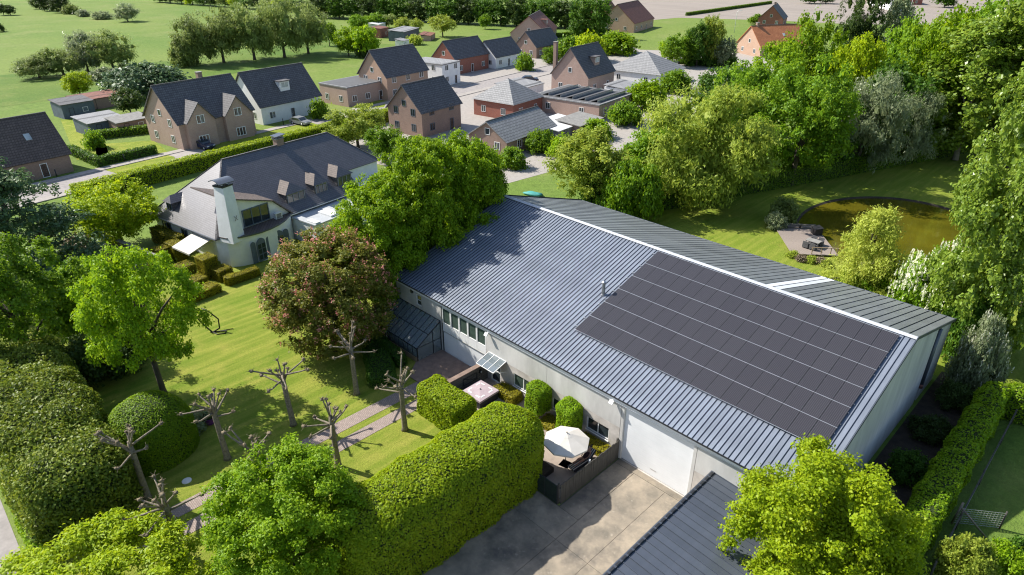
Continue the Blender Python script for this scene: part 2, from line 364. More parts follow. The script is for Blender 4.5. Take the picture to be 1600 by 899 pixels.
    def mesh(s, name, *mats):
        me = bpy.data.meshes.new(name); me.from_pydata(s.v, [], s.f)
        for m in mats: me.materials.append(MAT[m])
        me.polygons.foreach_set('material_index', s.m); me.polygons.foreach_set('use_smooth', s.sm); me.update()
        return me
    def build(s, name, mats, parent=None, loc=(0, 0, 0), rot=(0, 0, 0)):
        mats = [mats] if isinstance(mats, str) else mats
        return inst(name, s.mesh(name, *mats), parent, loc, rot)
def holed(x0, x1, z0, z1, holes, y0, y1):
    """wall piece in the xz plane between y0 (front) and y1 (back) with rectangular openings (hx0,hx1,hz0,hz1)"""
    mb = MB(); xs = sorted({x0, x1, *[min(max(h[i], x0), x1) for h in holes for i in (0, 1)]}); zs = sorted({z0, z1, *[min(max(h[i], z0), z1) for h in holes for i in (2, 3)]})
    def full(i, j):
        if not (0 <= i < len(xs)-1 and 0 <= j < len(zs)-1): return False
        a, b = (xs[i]+xs[i+1])/2, (zs[j]+zs[j+1])/2
        return not any(h[0] < a < h[1] and h[2] < b < h[3] for h in holes)
    for i in range(len(xs)-1):
        for j in range(len(zs)-1):
            if not full(i, j): continue
            a, b, c, d = xs[i], xs[i+1], zs[j], zs[j+1]
            mb.add([(a, y0, c), (b, y0, c), (b, y0, d), (a, y0, d)], [(0, 1, 2, 3)])
            mb.add([(a, y1, c), (b, y1, c), (b, y1, d), (a, y1, d)], [(3, 2, 1, 0)])
            if not full(i-1, j): mb.add([(a, y0, c), (a, y1, c), (a, y1, d), (a, y0, d)], [(3, 2, 1, 0)])
            if not full(i+1, j): mb.add([(b, y0, c), (b, y1, c), (b, y1, d), (b, y0, d)], [(0, 1, 2, 3)])
            if not full(i, j-1): mb.add([(a, y0, c), (b, y0, c), (b, y1, c), (a, y1, c)], [(3, 2, 1, 0)])
            if not full(i, j+1): mb.add([(a, y0, d), (b, y0, d), (b, y1, d), (a, y1, d)], [(0, 1, 2, 3)])
    return mb
def window(parent, x0, x1, z0, z1, y, frame='white_paint', pane='glass', mull=1, fw=.07, depth=.1, name='window', cross=0, rot=None):
    """window in an xz plane facing -y; y is the plane of its front"""
    mb = MB(); mb.box(x0, y, z0, x1, y+depth, z0+fw); mb.box(x0, y, z1-fw, x1, y+depth, z1)
    mb.box(x0, y, z0+fw, x0+fw, y+depth, z1-fw); mb.box(x1-fw, y, z0+fw, x1, y+depth, z1-fw)
    for k in range(1, mull):
        c = x0+(x1-x0)*k/mull; mb.box(c-fw/2, y+.002, z0+fw, c+fw/2, y+depth, z1-fw)
    for k in range(1, cross+1):
        c = z0+(z1-z0)*k/(cross+1); mb.box(x0+fw, y+.004, c-fw/3, x1-fw, y+depth-.01, c+fw/3)
    o = mb.build(name, frame, parent)
    for k in range(mull):
        a = x0+(x1-x0)*k/mull; b = x0+(x1-x0)*(k+1)/mull
        MB().box(a+fw*.4, y+depth*.45, z0+fw*.4, b-fw*.4, y+depth*.6, z1-fw*.4).build('pane', pane, o)
    return o
def sheet(name, pts, z, mat, thick=0., kind='structure'):
    mb = MB()
    if thick: mb.slab([(x, y, z) for x, y in pts], thick)
    else: mb.add([(x, y, z) for x, y in pts], [tuple(range(len(pts)))])
    return tag(mb.build(name, mat), kind=kind)

# ------------------------------------------------------------------ foliage
def np_mesh(name, V, Q, mats, mi=None):
    me = bpy.data.meshes.new(name); nv = len(V); nf = len(Q)
    me.vertices.add(nv); me.vertices.foreach_set('co', np.ascontiguousarray(V, np.float32).ravel())
    me.loops.add(nf*4); me.loops.foreach_set('vertex_index', np.ascontiguousarray(Q, np.int32).ravel())
    me.polygons.add(nf); me.polygons.foreach_set('loop_start', np.arange(0, nf*4, 4, dtype=np.int32)); me.polygons.foreach_set('loop_total', np.full(nf, 4, np.int32))
    for m in mats: me.materials.append(MAT[m])
    if mi is not None: me.polygons.foreach_set('material_index', np.asarray(mi, np.int32))
    me.update(calc_edges=True); return me
def unit(a): return a/np.maximum(np.linalg.norm(a, axis=1, keepdims=True), 1e-6)
def cards(P, N, size, rng, aspect=.62, droop=None, fold=.18):
    n = len(P); s = (size*rng.uniform(.65, 1.35, n))[:, None]
    T = rng.normal(size=(n, 3)) if droop is None else np.array([0, 0, -1.]) + rng.normal(size=(n, 3))*droop
    T = unit(T - N*np.sum(T*N, 1, keepdims=True)); B = np.cross(N, T)
    V = np.stack([P - T*s*.5, P + B*s*.5*aspect + N*s*fold, P + T*s*.5, P - B*s*.5*aspect + N*s*fold], 1).reshape(-1, 3)
    return V, np.arange(n*4).reshape(-1, 4)
def sph(n, rng): return unit(rng.normal(size=(n, 3)))

ASPECT = {'dome': 2.5, 'round': 1.9, 'open': 2.0, 'dense': 2.6, 'poplar': 3.6, 'willow': 1.55, 'bush': 1.05, 'cedar': 1.9, 'feather': 1.8, 'far': 1.9, 'ferny': 1.3, 'column': 3.2}
def crown_blobs(kind, rng):
    """blob centres and radii inside a crown of radius 1 and height a (trunk foot at z = 0)"""
    a = ASPECT[kind]; C = []; Rd = []
    def shell(n, cz, rz, rxy, f0, f1, r0, r1, zmin=-1.):
        k = 0
        while k < n:
            d = sph(1, rng)[0]
            if kind in ('dense', 'dome'): e_ = 3.2 if kind == 'dense' else 2.5; d = d/(np.sum(np.abs(d)**e_)**(1/e_))
            if d[2] < zmin: continue
            f = rng.uniform(f0, f1); C.append((d[0]*rxy*f, d[1]*rxy*f, cz + d[2]*rz*f)); Rd.append(rng.uniform(r0, r1)); k += 1
    if kind in ('round', 'far'):
        shell(60, a*.55, a*.44, .96, .62, .9, .12, .24, -.9); shell(12, a*.55, a*.4, .9, .1, .5, .22, .36); shell(40, a*.56, a*.45, 1., .86, 1.04, .06, .13, -.8)
    elif kind == 'open':
        shell(44, a*.60, a*.40, .95, .4, .92, .10, .2, -.9); shell(44, a*.60, a*.41, 1., .8, 1.05, .05, .12, -.8)
    elif kind == 'dense':
        shell(80, a*.51, a*.48, .98, .70, .88, .12, .22); shell(14, a*.5, a*.42, .95, .1, .55, .28, .38); shell(60, a*.52, a*.48, 1., .88, 1.02, .06, .12)
    elif kind == 'dome':
        shell(130, a*.52, a*.46, .97, .80, .90, .10, .17); shell(16, a*.5, a*.42, .9, .1, .6, .28, .38); shell(90, a*.52, a*.47, .98, .92, 1.0, .05, .10)
    elif kind in ('poplar', 'column'):
        for i in range(64):
            t = rng.uniform(.12, .97); rr = math.sin(min(1, t*1.25)*math.pi*.62+.32)**.8*(.95 if t < .75 else .95*(1-(t-.75)*2.6))
            an = rng.uniform(0, 6.28); q = rng.uniform(.45, .88); C.append((rr*q*math.cos(an), rr*q*math.sin(an), a*t)); Rd.append(rng.uniform(.16, .30))
        for i in range(26):
            t = rng.uniform(.15, .98); rr = math.sin(min(1, t*1.25)*math.pi*.62+.32)*(.95 if t < .75 else .95*(1-(t-.75)*2.6)); an = rng.uniform(0, 6.28)
            C.append((rr*math.cos(an), rr*math.sin(an), a*t)); Rd.append(rng.uniform(.08, .14))
    elif kind == 'willow':
        shell(42, a*.5, a*.46, .95, .6, .9, .14, .26, -.85); shell(12, a*.5, a*.4, .9, .1, .5, .25, .35); shell(22, a*.52, a*.47, 1., .88, 1.02, .07, .13, -.7)
    elif kind == 'bush':
        shell(70, a*.30, a*.64, .94, .68, .92, .11, .22, -.3); shell(8, a*.3, a*.4, .8, .1, .5, .3, .4, 0); shell(18, a*.32, a*.64, .98, .88, 1., .07, .12, -.2)
    elif kind == 'feather':
        for i in range(150):
            t = rng.uniform(.02, .98); rr = (1-t)**.5*.95; an = rng.uniform(0, 6.28); q = rng.uniform(.3, 1.)
            for k in range(4):
                C.append((rr*q*math.cos(an)*(1+.1*k), rr*q*math.sin(an)*(1+.1*k), a*min(1, t+.02*k*(3-k)))); Rd.append(rng.uniform(.04, .09))
    elif kind == 'ferny':
        shell(120, a*.62, a*.36, 1., .5, 1.05, .06, .15, -.3)
    elif kind == 'cedar':
        for t in np.linspace(.12, .97, 15):
            rr = (1-t)**.75*.95+.06; m = int(5+rr*9)
            for j in range(m):
                an = rng.uniform(0, 6.28); q = rng.uniform(.3, .95); C.append((rr*q*math.cos(an), rr*q*math.sin(an), a*(t-.06*q))); Rd.append(rng.uniform(.12, .22))
    return np.array(C), np.array(Rd), a
CR = {}
def crown_mesh(kind, variant, n, size, flower=None, nflower=0):
    key = (kind, variant, n, size, flower)
    if key in CR: return CR[key]
    import zlib
    rng = np.random.default_rng(zlib.crc32(repr(key).encode()))
    C, Rd, a = crown_blobs(kind, rng); mid = np.array([0, 0, a*.5])
    flat = np.ones(3)
    if kind == 'cedar': flat = np.array([1.25, 1.25, .28])
    if kind == 'ferny': flat = np.array([1.15, 1.15, .5])
    per = 11 if n > 2500 else 5; nc = n//per
    wts = Rd**1.55; idx = rng.choice(len(C), nc, p=wts/wts.sum())
    out = unit(C[idx]-mid); D = unit(sph(nc, rng) + out*.6 + np.array([0, 0, .22]))
    rad = Rd[idx]*(rng.uniform(.35, 1.12, nc)**.6 + (rng.uniform(size=nc) < .12)*.22)
    cc = C[idx] + D*rad[:, None]*flat
    spread = size*.95
    P = np.repeat(cc, per, 0) + rng.normal(size=(nc*per, 3))*spread*np.array([1, 1, .6])*(.6 if kind == 'cedar' else 1.)
    D = np.repeat(D, per, 0); n = len(P)
    N = unit(D*.55 + rng.normal(size=(n, 3))*.5 + np.array([0, 0, .45]))
    droop = {'willow': .55, 'feather': .8, 'ferny': None}.get(kind); asp = {'willow': .32, 'feather': .3, 'cedar': .4, 'ferny': .42}.get(kind, .68)
    V, Q = cards(P, N, size, rng, asp, droop)
    if kind not in ('open', 'ferny', 'feather', 'cedar'):       # larger, inner leaves close the body of the crown
        ni = int(n*(.16 if kind in ('dense', 'dome') else .10)); i2 = rng.choice(len(C), ni, p=Rd**2/np.sum(Rd**2)); d2 = sph(ni, rng)
        P2 = (C[i2]-mid)*(.9 if kind in ('dense', 'dome') else .95)+mid + d2*(Rd[i2]*rng.uniform(.1, .75, ni))[:, None]
        V2, Q2 = cards(P2, unit(d2*.5+rng.normal(size=(ni, 3))*.5+np.array([0, 0, .4])), size*2.3, rng, .8)
        V = np.vstack([V, V2]); Q = np.arange(len(V)).reshape(-1, 4); P = np.vstack([P, P2]); D = np.vstack([D, d2])
    keep = P[:, 2] > .02; mi = None; mats = ['leaf_mid']
    if not keep.all():
        k = np.where(keep)[0]; V = V.reshape(-1, 4, 3)[k].reshape(-1, 3); Q = np.arange(len(k)*4).reshape(-1, 4)
    me = np_mesh(kind+'_crown', V, Q, mats)
    # trunk and limbs
    mb = MB(); rg = random.Random(variant*7+3); lean = (rg.uniform(-.05, .05), rg.uniform(-.05, .05)); top = a*.72
    if kind not in ('bush',):
        mb.tube([(lean[0]*t*2, lean[1]*t*2, -.02+top*t) for t in (0, .08, .3, .6, 1)], [.075, .055, .048, .034, .012], 7)
        order = np.argsort(-Rd)[:16]
        for j in order:
            c = C[j]; z0 = min(max(.18*a, c[2]*.55), top*.85); s = z0/top
            p0 = Vector((lean[0]*s*2, lean[1]*s*2, z0)); p2 = Vector(c); p1 = p0.lerp(p2, .5)+Vector((0, 0, .05))
            mb.tube([p0, p1, p2], [.026, .017, .006], 5)
    else:
        for j in range(6):
            c = Vector(C[j]); mb.tube([(c.x*.1, c.y*.1, -.02), (c.x*.5, c.y*.5, c.z*.6), c], [.02, .015, .005], 5)
    tr = mb.mesh(kind+'_trunk', 'bark')
    fl = None
    if flower:
        sel = rng.choice(len(P), nflower); Pf = P[sel] + D[sel]*.05; sel_up = (D[sel, 2] > -.2) & (Pf[:, 2] > .1); Pf = Pf[sel_up]
        rep = 7; Pf = np.repeat(Pf, rep, 0) + rng.normal(size=(len(Pf)*rep, 3))*np.array([.012, .012, .03])
        Vf, Qf = cards(Pf, sph(len(Pf), rng), size*.62, rng, .8); fl = np_mesh('blossom', Vf, Qf, [flower])
    CR[key] = (me, tr, fl, a); return CR[key]
LOD = {'hero': (30000, .043), 'near': (14000, .058), 'mid': (7500, .08), 'far': (3200, .125), 'tiny': (1300, .19)}
def tree(name, label, cat, x, y, h, r, kind, leaf, lod='mid', variant=0, bark='bark', group=None, flower=None, nflower=0, rz=None, n=None, size=None, z=0., ry=None):
    N, S = LOD[lod]; N = n or N; S = size or S
    me, tr, fl, a = crown_mesh(kind, variant, N, S, flower, nflower)
    t = thing(name, label, cat, (x, y, z), 0, group)
    rz = rz if rz is not None else (x*12.7+y*3.1) % 6.28
    sca = (r, ry or r, h/a)
    inst('crown', me, t, rot=(0, 0, rz), scale=sca, mat=leaf)
    tk = (r+h/a)/2
    inst('trunk' if kind != 'bush' else 'stem', tr, t, rot=(0, 0, rz), scale=sca, mat=bark)
    if fl: inst('blossom', fl, t, rot=(0, 0, rz), scale=sca)
    return t
def tree_px(name, label, cat, px, base, top, hw, kind, leaf, lod='mid', variant=0, **k):
    g = G(px, base); h = height_for(g[0], g[1], top); r = hw*depth_of(g[0], g[1], h*.6)/FPX
    return tree(name, label, cat, g[0], g[1], h, r, kind, leaf, lod, variant, **k)

def rbox(n, dims, rr, rng, bottom=False):
    """random points with normals on a rounded box, centre of its foot at the origin"""
    lx, ly, lz = dims; A = np.array([ly*lz, ly*lz, lx*lz, lx*lz, lx*ly, lx*ly*(1 if bottom else 0)]); f = rng.choice(6, n, p=A/A.sum())
    P = (rng.uniform(size=(n, 3))-.5)*np.array([lx, ly, lz]); ax = np.array([0, 0, 1, 1, 2, 2])[f]; sg = np.array([1, -1, 1, -1, 1, -1])[f]
    P[np.arange(n), ax] = sg*np.array([lx, ly, lz])[ax]/2
    return rround(P, dims, rr)
def rround(P, dims, rr):
    inner = np.maximum(np.array(dims)/2-np.array(rr), .001); lo = -inner.copy(); lo[2] = -dims[2]/2
    q = np.clip(P, lo, inner); d = (P-q)/np.array(rr); N = unit(d); 
    L = np.linalg.norm(d, axis=1, keepdims=True); Pn = np.where(L > 1e-6, q + N*np.array(rr)*np.minimum(1, np.maximum(L*0+1, 0)), P)
    return Pn + np.array([0, 0, dims[2]/2]), N
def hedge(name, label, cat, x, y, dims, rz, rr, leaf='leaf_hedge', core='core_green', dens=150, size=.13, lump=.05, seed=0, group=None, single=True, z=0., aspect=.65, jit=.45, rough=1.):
    rng = np.random.default_rng(seed+11); lx, ly, lz = dims
    n = int((lx*ly + 2*lz*(lx+ly))*dens); rr = rr if hasattr(rr, '__len__') else (rr, rr, rr)
    P, N = rbox(n, dims, rr, rng)
    ph = rng.uniform(0, 6.28, 6)
    bumpf = lambda p: lump*(np.sin(p[:, 0]*1.7+ph[0])*np.sin(p[:, 1]*1.9+ph[1]) + .6*np.sin(p[:, 2]*3.1+p[:, 0]*2.3+ph[2]) + .5*np.sin(p[:, 1]*4.2+p[:, 2]*2+ph[3]))
    P = P + N*(bumpf(P)+rng.uniform(-.10, .03+.05*(rough-1), n)*rough*size/.13)[:, None]
    Nn = unit(N*.8 + rng.normal(size=(n, 3))*jit + np.array([0, 0, .2]))
    V, Q = cards(P, Nn, size, rng, aspect); mi = np.zeros(len(Q))
    # inner body
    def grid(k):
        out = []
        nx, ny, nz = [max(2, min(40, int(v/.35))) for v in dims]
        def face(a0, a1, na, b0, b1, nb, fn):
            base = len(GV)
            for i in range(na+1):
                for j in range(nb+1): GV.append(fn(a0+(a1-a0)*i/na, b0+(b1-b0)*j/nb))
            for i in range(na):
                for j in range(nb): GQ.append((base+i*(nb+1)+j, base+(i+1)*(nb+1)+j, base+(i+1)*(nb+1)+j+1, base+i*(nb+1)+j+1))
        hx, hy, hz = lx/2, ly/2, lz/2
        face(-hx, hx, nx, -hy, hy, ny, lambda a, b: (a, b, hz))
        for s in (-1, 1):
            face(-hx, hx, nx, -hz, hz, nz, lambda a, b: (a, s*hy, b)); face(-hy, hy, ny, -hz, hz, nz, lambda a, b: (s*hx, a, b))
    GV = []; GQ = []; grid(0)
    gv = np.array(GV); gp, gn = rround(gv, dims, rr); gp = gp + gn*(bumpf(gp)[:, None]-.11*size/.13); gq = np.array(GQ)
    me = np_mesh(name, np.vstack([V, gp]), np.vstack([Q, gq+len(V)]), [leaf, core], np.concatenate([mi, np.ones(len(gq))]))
    o = inst(name, me, None, (x, y, z), (0, 0, rz)); return tag(o, label, cat, group)

# ================================================================== THE SETTING
def ellipse(cx, cy, rx, ry, n=64, rot=0): return [(cx+rx*math.cos(t)*math.cos(rot)-ry*math.sin(t)*math.sin(rot), cy+rx*math.cos(t)*math.sin(rot)+ry*math.sin(t)*math.cos(rot)) for t in [2*math.pi*i/n for i in range(n)]]
POND = ellipse(24.0, 56.2, 10.6, 13.6, 72)
def ground():
    bm = bmesh.new()
    def loop(pts):
        vs = [bm.verts.new((x, y, 0)) for x, y in pts]; return [bm.edges.new((vs[i], vs[(i+1) % len(vs)])) for i in range(len(vs))]
    e = loop([(-1100, -500), (700, -500), (700, 1300), (-1100, 1300)]) + loop(POND)
    bmesh.ops.triangle_fill(bm, use_beauty=True, use_dissolve=False, edges=e, normal=(0, 0, 1))
    me = bpy.data.meshes.new('ground'); bm.to_mesh(me); bm.free(); me.materials.append(MAT['meadow'])
    for p in me.polygons:
        if p.normal.z < 0: p.flip()
    return tag(inst('ground', me), kind='structure')
ground()
# pond: bank sloping under the water
mb = MB(); k = len(POND)
inner = [(24+(x-24)*.90, 56.2+(y-56.2)*.92) for x, y in POND]
mb.add([(x, y, 0) for x, y in POND] + [(x, y, -.7) for x, y in inner], [(i, (i+1) % k, k+(i+1) % k, k+i) for i in range(k)])
mb.add([(x, y, -.7) for x, y in inner], [tuple(range(k))])
tag(mb.build('pond_bank', 'soil'), kind='structure')
sheet('pond_water', [(24+(x-24)*.975, 56.2+(y-56.2)*.98) for x, y in POND], -.18, 'pond_water')

def ring(pts, hole, z, name, mat):
    bm = bmesh.new()
    def loop(p):
        vs = [bm.verts.new((x, y, z)) for x, y in p]; return [bm.edges.new((vs[i], vs[(i+1) % len(vs)])) for i in range(len(vs))]
    bmesh.ops.triangle_fill(bm, use_beauty=True, edges=loop(pts)+loop(hole), normal=(0, 0, 1))
    me = bpy.data.meshes.new(name); bm.to_mesh(me); bm.free(); me.materials.append(MAT[mat])
    for p in me.polygons:
        if p.normal.z < 0: p.flip()
    return tag(inst(name, me), kind='structure')
sheet('garden_lawn', [(-34, -29.6), (24, -29.6), (24, -6), (12, -3.2), (-2, 0), (-8, 22), (-30, 22), (-34, -9)], .012, 'lawn')
ring([(-5, 26), (38.5, 26), (46, 32), (46, 110), (20, 104), (-3, 40)], [(24+(x-24)*1.004, 56.2+(y-56.2)*1.004) for x, y in POND], .012, 'pond_lawn', 'pond_lawn')
# meadow strips with their own green, ploughed fields
sheet('near_meadow', [G(0, 168)[:2], G(200, 140)[:2], G(560, 86)[:2], G(620, 70)[:2], G(500, 62)[:2], G(300, 92)[:2], G(0, 118)[:2], G(-200, 150)[:2], G(-200, 200)[:2]], .02, 'meadow_deep')
sheet('ploughed_field', [G(930, 40)[:2], G(1060, 28)[:2], G(1200, 32)[:2], G(1330, 38)[:2], G(1900, 45)[:2], G(2100, 55)[:2], (420, 900), (-160, 760), G(930, -35)[:2]], .03, 'ploughed')
sheet('field_verge', [G(930, 50)[:2], G(1060, 32)[:2], G(1330, 42)[:2], G(1500, 62)[:2], G(1350, 90)[:2], G(1000, 78)[:2]], .04, 'meadow')
sheet('house_plots', [(-52, 25), (-76, 40), (-130, 120), (-110, 200), (-40, 170), (-20, 60), (-22, 32)], .018, 'pavement')
TH = R(8.5)
def along(p, s, t): return (p[0]-math.sin(TH)*s+math.cos(TH)*t, p[1]+math.cos(TH)*s+math.sin(TH)*t)
S0 = (-63.1, -3.5)
sheet('street', [along(S0, -120, -.9), along(S0, 130, -.9), along(S0, 130, -7.0), along(S0, -120, -7.0)], .03, 'asphalt')
for nm, a, b in (('pavement', -.9, .9), ('far_pavement', -8.6, -7.0)):
    sheet(nm, [along(S0, -120, b), along(S0, 130, b), along(S0, 130, a), along(S0, -120, a)], .13, 'pavement', .12)
sheet('side_road', [(-80, -30.3), (60, -30.9), (60, -37), (-80, -36)], .02, 'asphalt')
# two brick wheel tracks in the lawn
sheet('brick_path', [(8.05, -26), (9.2, -26), (9.35, -4.2), (8.2, -4.2)], .03, 'path_brick')
sheet('brick_path', [(9.95, -26), (11.0, -26), (11.05, -4.2), (10.0, -4.2)], .03, 'path_brick')
sheet('brown_terrace', [(5.2, -.02), (11.4, -.02), (11.4, -4.2), (7.2, -4.4), (5.6, -2.2)], .05, 'brown_paving', .06)
# concrete yard: joined slabs on a darker bed
sheet('yard', [(22.2, -30), (40, -30), (40, 0), (24.9, 0), (24.9, -6.1), (22.2, -6.1)], .015, 'apron_base')
yard = tag(bpy.data.objects.new('yard_slabs', None), kind='structure'); link(yard)
rg = random.Random(4)
xs = [22.3, 26.5, 28.9, 34]; ys = [-.5, -8.2, -15.9, -23.6]
for i in range(3):
    for j in range(3):
        y1 = -6.15 if i == 0 and j == 0 else ys[j]
        x0, x1, y0 = xs[i]+.012, xs[i+1]-.012, ys[j+1]+.012
        MB().box(x0, y0, .0, x1, y1-.012, .04+rg.uniform(0, .006)).build('slab', 'apron_slab', yard)
MB().box(24.98, -6.14, 0, 26.48, -.51, .043).build('slab', 'apron_slab', yard)
MB().box(24.98, -.49, 0, 31.4, -.01, .052).build('slab', 'apron_slab', yard)
sheet('gable_strip', [(37.2, -3), (41.2, -3), (41.2, 27), (37.2, 27)], .014, 'soil')
sheet('paddock', [(41.9, -8), (60, -8), (60, 27), (41.9, 27)], .016, 'meadow_deep')

# ================================================================== WAREHOUSE
L, W1, W2, EZ, RZ, BZ = 37.06, 13.48, 11.77, 5.0, 9.06, 5.57
wh = thing('warehouse', 'long grey concrete warehouse with standing seam metal roof and rooftop solar array', 'warehouse')
k1 = (RZ-EZ)/W1; k2 = (RZ-BZ)/W2
# front wall panels: lower and upper course, openings cut out
holes = [(14.75, 16.8, .85, 2.0), (18.75, 20.6, .85, 1.85), (21.98, 23.9, .92, 1.95), (12.2, 13.3, .1, 2.12), (2.85, 3.55, 3.27, 4.3), (24.95, 30.15, -.1, 4.42), (6.22, 11.68, -.1, 4.42)]
cols = [(0, 6.2), (11.7, 18.14), (18.14, 24.75), (30.35, 37.06)]
for a, b in cols:
    for z0, z1, m in ((0, 2.52, 'concrete_brown'), (2.52, 4.84, 'concrete')):
        if b < 7: m = 'concrete'
        holed(a+.012, b-.012, z0+(.012 if z0 else 0), z1-.0, [h for h in holes if h[0] < b and h[1] > a], 0, .2).build('wall_panel', m, wh)
holed(24.77, 30.33, 0, 4.84, [(24.98, 30.12, -.1, 4.42)], .004, .2).build('door_surround', 'concrete', wh)
holed(6.212, 11.688, 4.42, 4.84, [], .02, .2).build('wall_panel', 'concrete', wh)
for x in (6.2, 11.7, 18.14, 24.76, 30.34):
    MB().box(x-.012, .06, 0, x+.012, .19, 4.8).build('joint', 'dark_trim', wh)
MB().box(11.8, .05, 2.51, 24.7, .19, 2.53).build('joint', 'dark_trim', wh)
MB().box(.0, .0, -.05, L, .22, .02).build('plinth', 'concrete_brown', wh)
# gable walls and back wall
def gable(x, t, name):
    for a, b in ((.02, 6.9), (6.92, W1), (W1+.02, 20.75), (21.3, W1+W2)):
        za = lambda y: (EZ+k1*y if y <= W1 else RZ-k2*(y-W1))-.12
        pts = [(x, a, 0), (x, b, 0), (x, b, za(b))] + ([(x, W1, za(W1))] if a < W1-.01 < b-.01 else []) + [(x, a, za(a))]
        MB().slab(pts, t).build(name, 'concrete_gable', wh)
gable(L-.1, .2, 'gable_panel')
gable(.32, .2, 'gable_panel')
MB().box(L-.24, 20.75, 0, L-.18, 21.3, 6.6).build('duct_recess', 'dark_trim', wh)
dp = MB().tube([(L-.06, 21.02, 6.5), (L-.06, 21.02, 1.7)], .16, 10).build('downpipe', 'zinc_dark', wh)
MB().tube([(L-.06, 21.02, 1.7), (L-.06, 21.02, 1.35)], .165, 10).build('pipe_end', 'roof_red', dp)
MB().box(.1, W1+W2-.2, 0, L-.12, W1+W2, BZ-.1).build('back_wall', 'concrete_gable', wh)
# roofs: an under-sheet per slope, then every metal sheet with its raised seam
fr = MB().slab([(-.05, -.22, EZ-k1*.22-.05), (L+.04, -.22, EZ-k1*.22-.05), (L+.04, W1, RZ-.05), (-.05, W1, RZ-.05)], .08).build('front_roof', 'zinc_dark', wh)
br = MB().slab([(-.05, W1, RZ-.05), (L+.04, W1, RZ-.05), (L+.04, W1+W2+.2, BZ-k2*.2-.05), (-.05, W1+W2+.2, BZ-k2*.2-.05)], .08).build('back_roof', 'zinc_dark', wh)
NP = 61; PWd = (L+.09)/NP
def roof_panel_mesh(name, wd, y0, z0, y1, z1, mat, seam=.05, sw=.035):
    mb = MB(); d = Vector((0, y1-y0, z1-z0)); n = Vector((0, -d.z, d.y)).normalized()
    def P(x, s, h): return tuple(Vector((x, y0, z0)) + d*s + n*h)
    mb.add([P(.004, 0, 0), P(wd-sw, 0, 0), P(wd-sw, 1, 0), P(.004, 1, 0)], [(0, 1, 2, 3)])
    mb.mat(1).add([P(wd-sw, 0, 0), P(wd-sw, 0, seam), P(wd-.003, 0, seam), P(wd-.003, 0, -.03), P(wd-sw, 1, 0), P(wd-sw, 1, seam), P(wd-.003, 1, seam), P(wd-.003, 1, -.03)],
           [(0, 4, 5, 1), (1, 5, 6, 2), (2, 6, 7, 3), (0, 1, 2, 3), (7, 6, 5, 4)])
    mb.mat(0).add([P(.004, 0, 0), P(.004, 0, -.03), P(wd-.003, 0, -.03), P(wd-sw, 0, 0)], [(0, 1, 2, 3)])
    return mb.mesh(name, mat, 'seam_shade')
NF = 110; PWf = (L+.09)/NF
fm = roof_panel_mesh('roof_panel', PWf, -.22, EZ-k1*.22, W1-.1, RZ-k1*.1, 'zinc', .045, .032)
bm_ = roof_panel_mesh('roof_panel', PWd, W1+W2+.2, BZ-k2*.2, W1+.1, RZ-k2*.1, 'zinc_back', .065, .07)
for i in range(NF): inst('roof_panel', fm, fr, (-.05+i*PWf, 0, 0))
for i in range(NP):
    o = inst('roof_panel', bm_, br, (-.05+i*PWd, 0, 0))
    if i in (44, 45): o.material_slots[0].link = 'OBJECT'; o.material_slots[0].material = MAT['skylight']; o.name = 'skylight_panel'; o['label'] = 'white translucent skylight sheet in the back slope'
MB().slab([(-.07, W1-.24, RZ+.01), (L+.06, W1-.24, RZ+.01), (L+.06, W1, RZ+.10), (-.07, W1, RZ+.10)], .03).build('ridge_cap', 'flashing', wh)
MB().slab([(-.07, W1, RZ+.10), (L+.06, W1, RZ+.10), (L+.06, W1+.20, RZ+.02), (-.07, W1+.20, RZ+.02)], .03).build('ridge_cap', 'flashing', wh)
for y0, z0, y1, z1 in ((-.24, EZ-k1*.24, W1, RZ), (W1+W2+.22, BZ-k2*.22, W1, RZ)):
    for x in (L+.06, -.07):
        MB().bar((x, y0, z0+.0), (x, y1, z1+.0), .05, .22, (0, 0, 1)).build('verge_trim', 'zinc_dark' if x > 0 else 'dark_trim', wh)
MB().box(-.05, -.255, EZ-.16, L+.02, -.222, EZ-.055).build('eave_edge', 'dark_trim', wh)
MB().box(-.02, -.13, EZ-.44, L, -.004, EZ-.14).build('fascia', 'white_render', wh)
MB().tube([(12, -.09, EZ-.5), (24.5, -.09, EZ-.52), (36.8, -.09, EZ-.5)], .035, 6).build('cable_pipe', 'flashing', wh)
MB().box(0, W1+W2+.2, BZ-.2, L, W1+W2+.34, BZ-.06).build('gutter', 'zinc_dark', wh)
# solar array: 17 columns x 6 rows of portrait panels on level rails
ang = math.atan(k1); PVW, PVH = 1.065, 1.755
sx0, sy0 = 18.1, 3.0
arr = thing('tmp', '', ''); bpy.data.objects.remove(arr)
rails = MB()
def rp(s, h):  # slope distance s from the eave line y=sy0, height h above the sheet
    return (sy0 + s*math.cos(ang) - h*math.sin(ang), EZ+k1*sy0 + s*math.sin(ang) + h*math.cos(ang))
for r_ in range(6):
    for f in (.22, .78):
        y, z = rp((r_+f)*PVH, .085); rails.bar((sx0-.28, y, z), (sx0+17*PVW+.05, y, z), .045, .05)
for r_ in range(7):
    y, z = rp(r_*PVH, .146); rails.bar((sx0, y, z), (sx0+17*PVW, y, z), .045, .012)
array = rails.build('solar_array', 'alu', wh)
pm = MB(); t = .035
pm.mat(0).box(-PVW/2+.008, -PVH/2+.016, -t, PVW/2-.008, PVH/2-.016, 0)
pm.mat(1).add([(-PVW/2+.02, -PVH/2+.028, .002), (PVW/2-.02, -PVH/2+.028, .002), (PVW/2-.02, PVH/2-.028, .002), (-PVW/2+.02, PVH/2-.028, .002)], [(0, 1, 2, 3)])
pme = pm.mesh('solar_panel', 'dark_trim', 'pv_glass')
